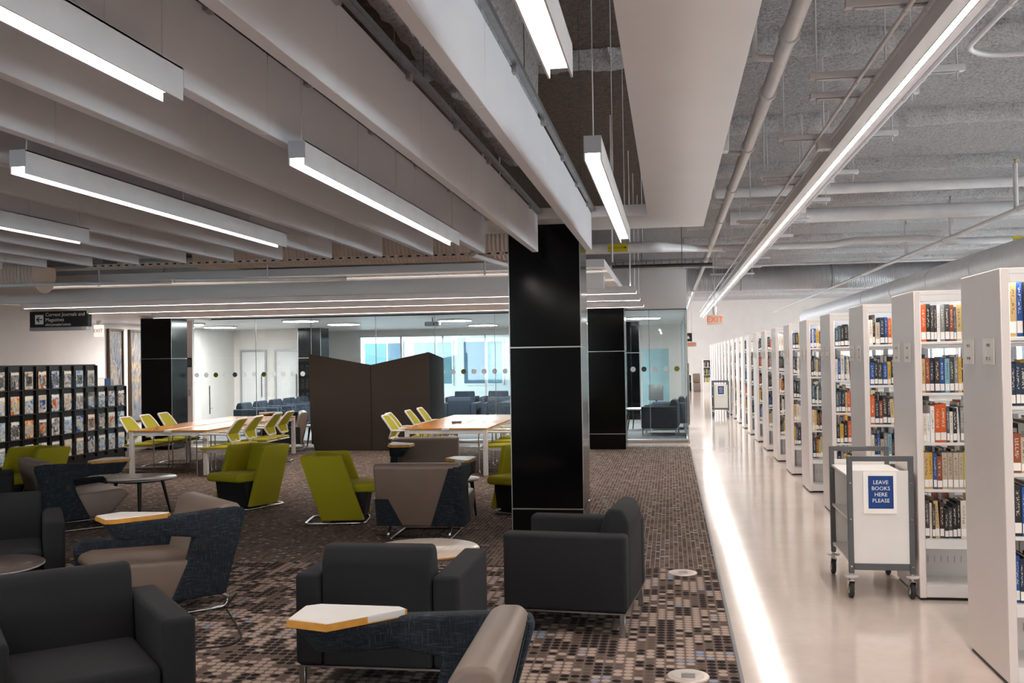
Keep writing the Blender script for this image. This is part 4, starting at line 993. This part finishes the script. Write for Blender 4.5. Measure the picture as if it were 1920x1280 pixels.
# floor boxes
for i, (x, y) in enumerate(((.07, 7.9), (.065, 5.36))):
    t = thing('floor_box', '%s round metal floor outlet in the carpet by the aisle' % ('farther' if i == 0 else 'nearer'), 'floor outlet', (x, y, .008), 0, 'round floor outlets')
    part('ring', MB().lathe([(.112, 0), (.108, .006), (.09, .008)], n=36), 'floor_box_metal', t)
    part('lid', MB().lathe([(.085, .004), (.084, .0095)], n=36), 'floor_box_metal', t)
    part('flap', MB().box(-.035, .035, -.055, .02, .0095, .0115), 'satin_steel', t)
# power cords
bpy.context.view_layer.update()
for pts, ch in (([(-3.0, 6.55, .10), (-3.02, 6.42, .03), (-2.8, 6.1, .016), (-2.62, 5.8, .016), (-2.62, 5.62, .016), (-2.85, 5.52, .016)], TC),
                ([(-2.1, 9.45, .12), (-2.2, 9.2, .03), (-2.5, 9.22, .016), (-2.85, 9.35, .016)], TF)):
    inv = ch.matrix_world.inverted()
    part('power_cord', MB().tube([inv @ p for p in fillet(pts, .12, 5)], .006, 6), 'cord_black', ch)

# ================================================================== glass room odds and ends, far end
t = thing('office_chair', 'dark mesh office chair deep in the glass room', 'chair', (-.30, 26.2, .008), R(160))
part('seat', MB().box(-.22, .22, -.22, .22, .40, .46), 'black_plastic', t, .03, 2); part('backrest', MB().box(-.20, .20, .2, .23, .55, .95), 'grey_metal', t, .03, 2); part('post', MB().tube([(0, 0, .06), (0, 0, .40)], .025, 8).tube([(0, .15, .44), (0, .215, .6)], .02, 8), 'black_plastic', t)
for k in range(5):
    a = 2 * math.pi * k / 5; part('base_arm', MB().tube([(0, 0, .1), (.27 * math.cos(a), .27 * math.sin(a), .05)], .016, 6), 'black_plastic', t); part('caster', MB().lathe([(.024, -.012), (.024, .012)], (.27 * math.cos(a), .27 * math.sin(a), .024), 10, 'x'), 'black_plastic', t)
t = thing('partition', 'teal glass partition in the aisle corner of the glass room', 'partition', (-.78, 28.5, .008)); part('sheet', MB().box(0, .75, 0, .02, .05, 1.9), 'teal_wall', t); part('foot', MB().box(0, .75, -.05, .07, 0, .05), 'grey_metal', t)
t = thing('low_bookcase', 'low white bookcase at the far end of the aisle', 'bookcase', (1.48, 46.2, 0))
part('case', MB().box(0, .03, 0, .4, 0, 1.5).box(.42, .45, 0, .4, 0, 1.5).box(.03, .42, .37, .4, 0, 1.5).box(.03, .42, 0, .37, 0, .45), 'shelf_white', t)
for z in (.45, .8, 1.15, 1.48): part('shelf', MB().box(.03, .42, 0, .37, z, z + .02), 'shelf_white', t)
for j, z in enumerate((.47, .82, 1.17)):
    for k in range(7):
        ci = rnd.randrange(len(BOOK)); o = tag(link('book', bk_cov[ci], None, (1.48 + .04 + k * .053, 46.25, z + .001)), '%s book, %s from left on the %s shelf of the low far bookcase' % (BOOK[ci][0], ORD[k], ('bottom', 'middle', 'top')[j]), 'book', 'books in the low far bookcase'); o.scale = (.048, .2, rnd.uniform(.2, .26))
t = thing('lounge_box', 'taupe upholstered seat by the far wall', 'seat', (1.05, 47.5, 0)); part('base', MB().box(0, .35, 0, .6, 0, .4), 'taupe_vinyl', t, .03); part('backrest', MB().box(0, .35, .45, .6, .4, .85), 'taupe_vinyl', t, .03)
t = thing('lounge_box', 'dark low sofa by the far wall', 'sofa', (.45, 48.8, 0)); part('base', MB().box(0, .55, 0, .7, 0, .42), 'charcoal_fabric', t, .03); part('backrest', MB().box(0, .55, .55, .7, .42, .75), 'charcoal_fabric', t, .03)
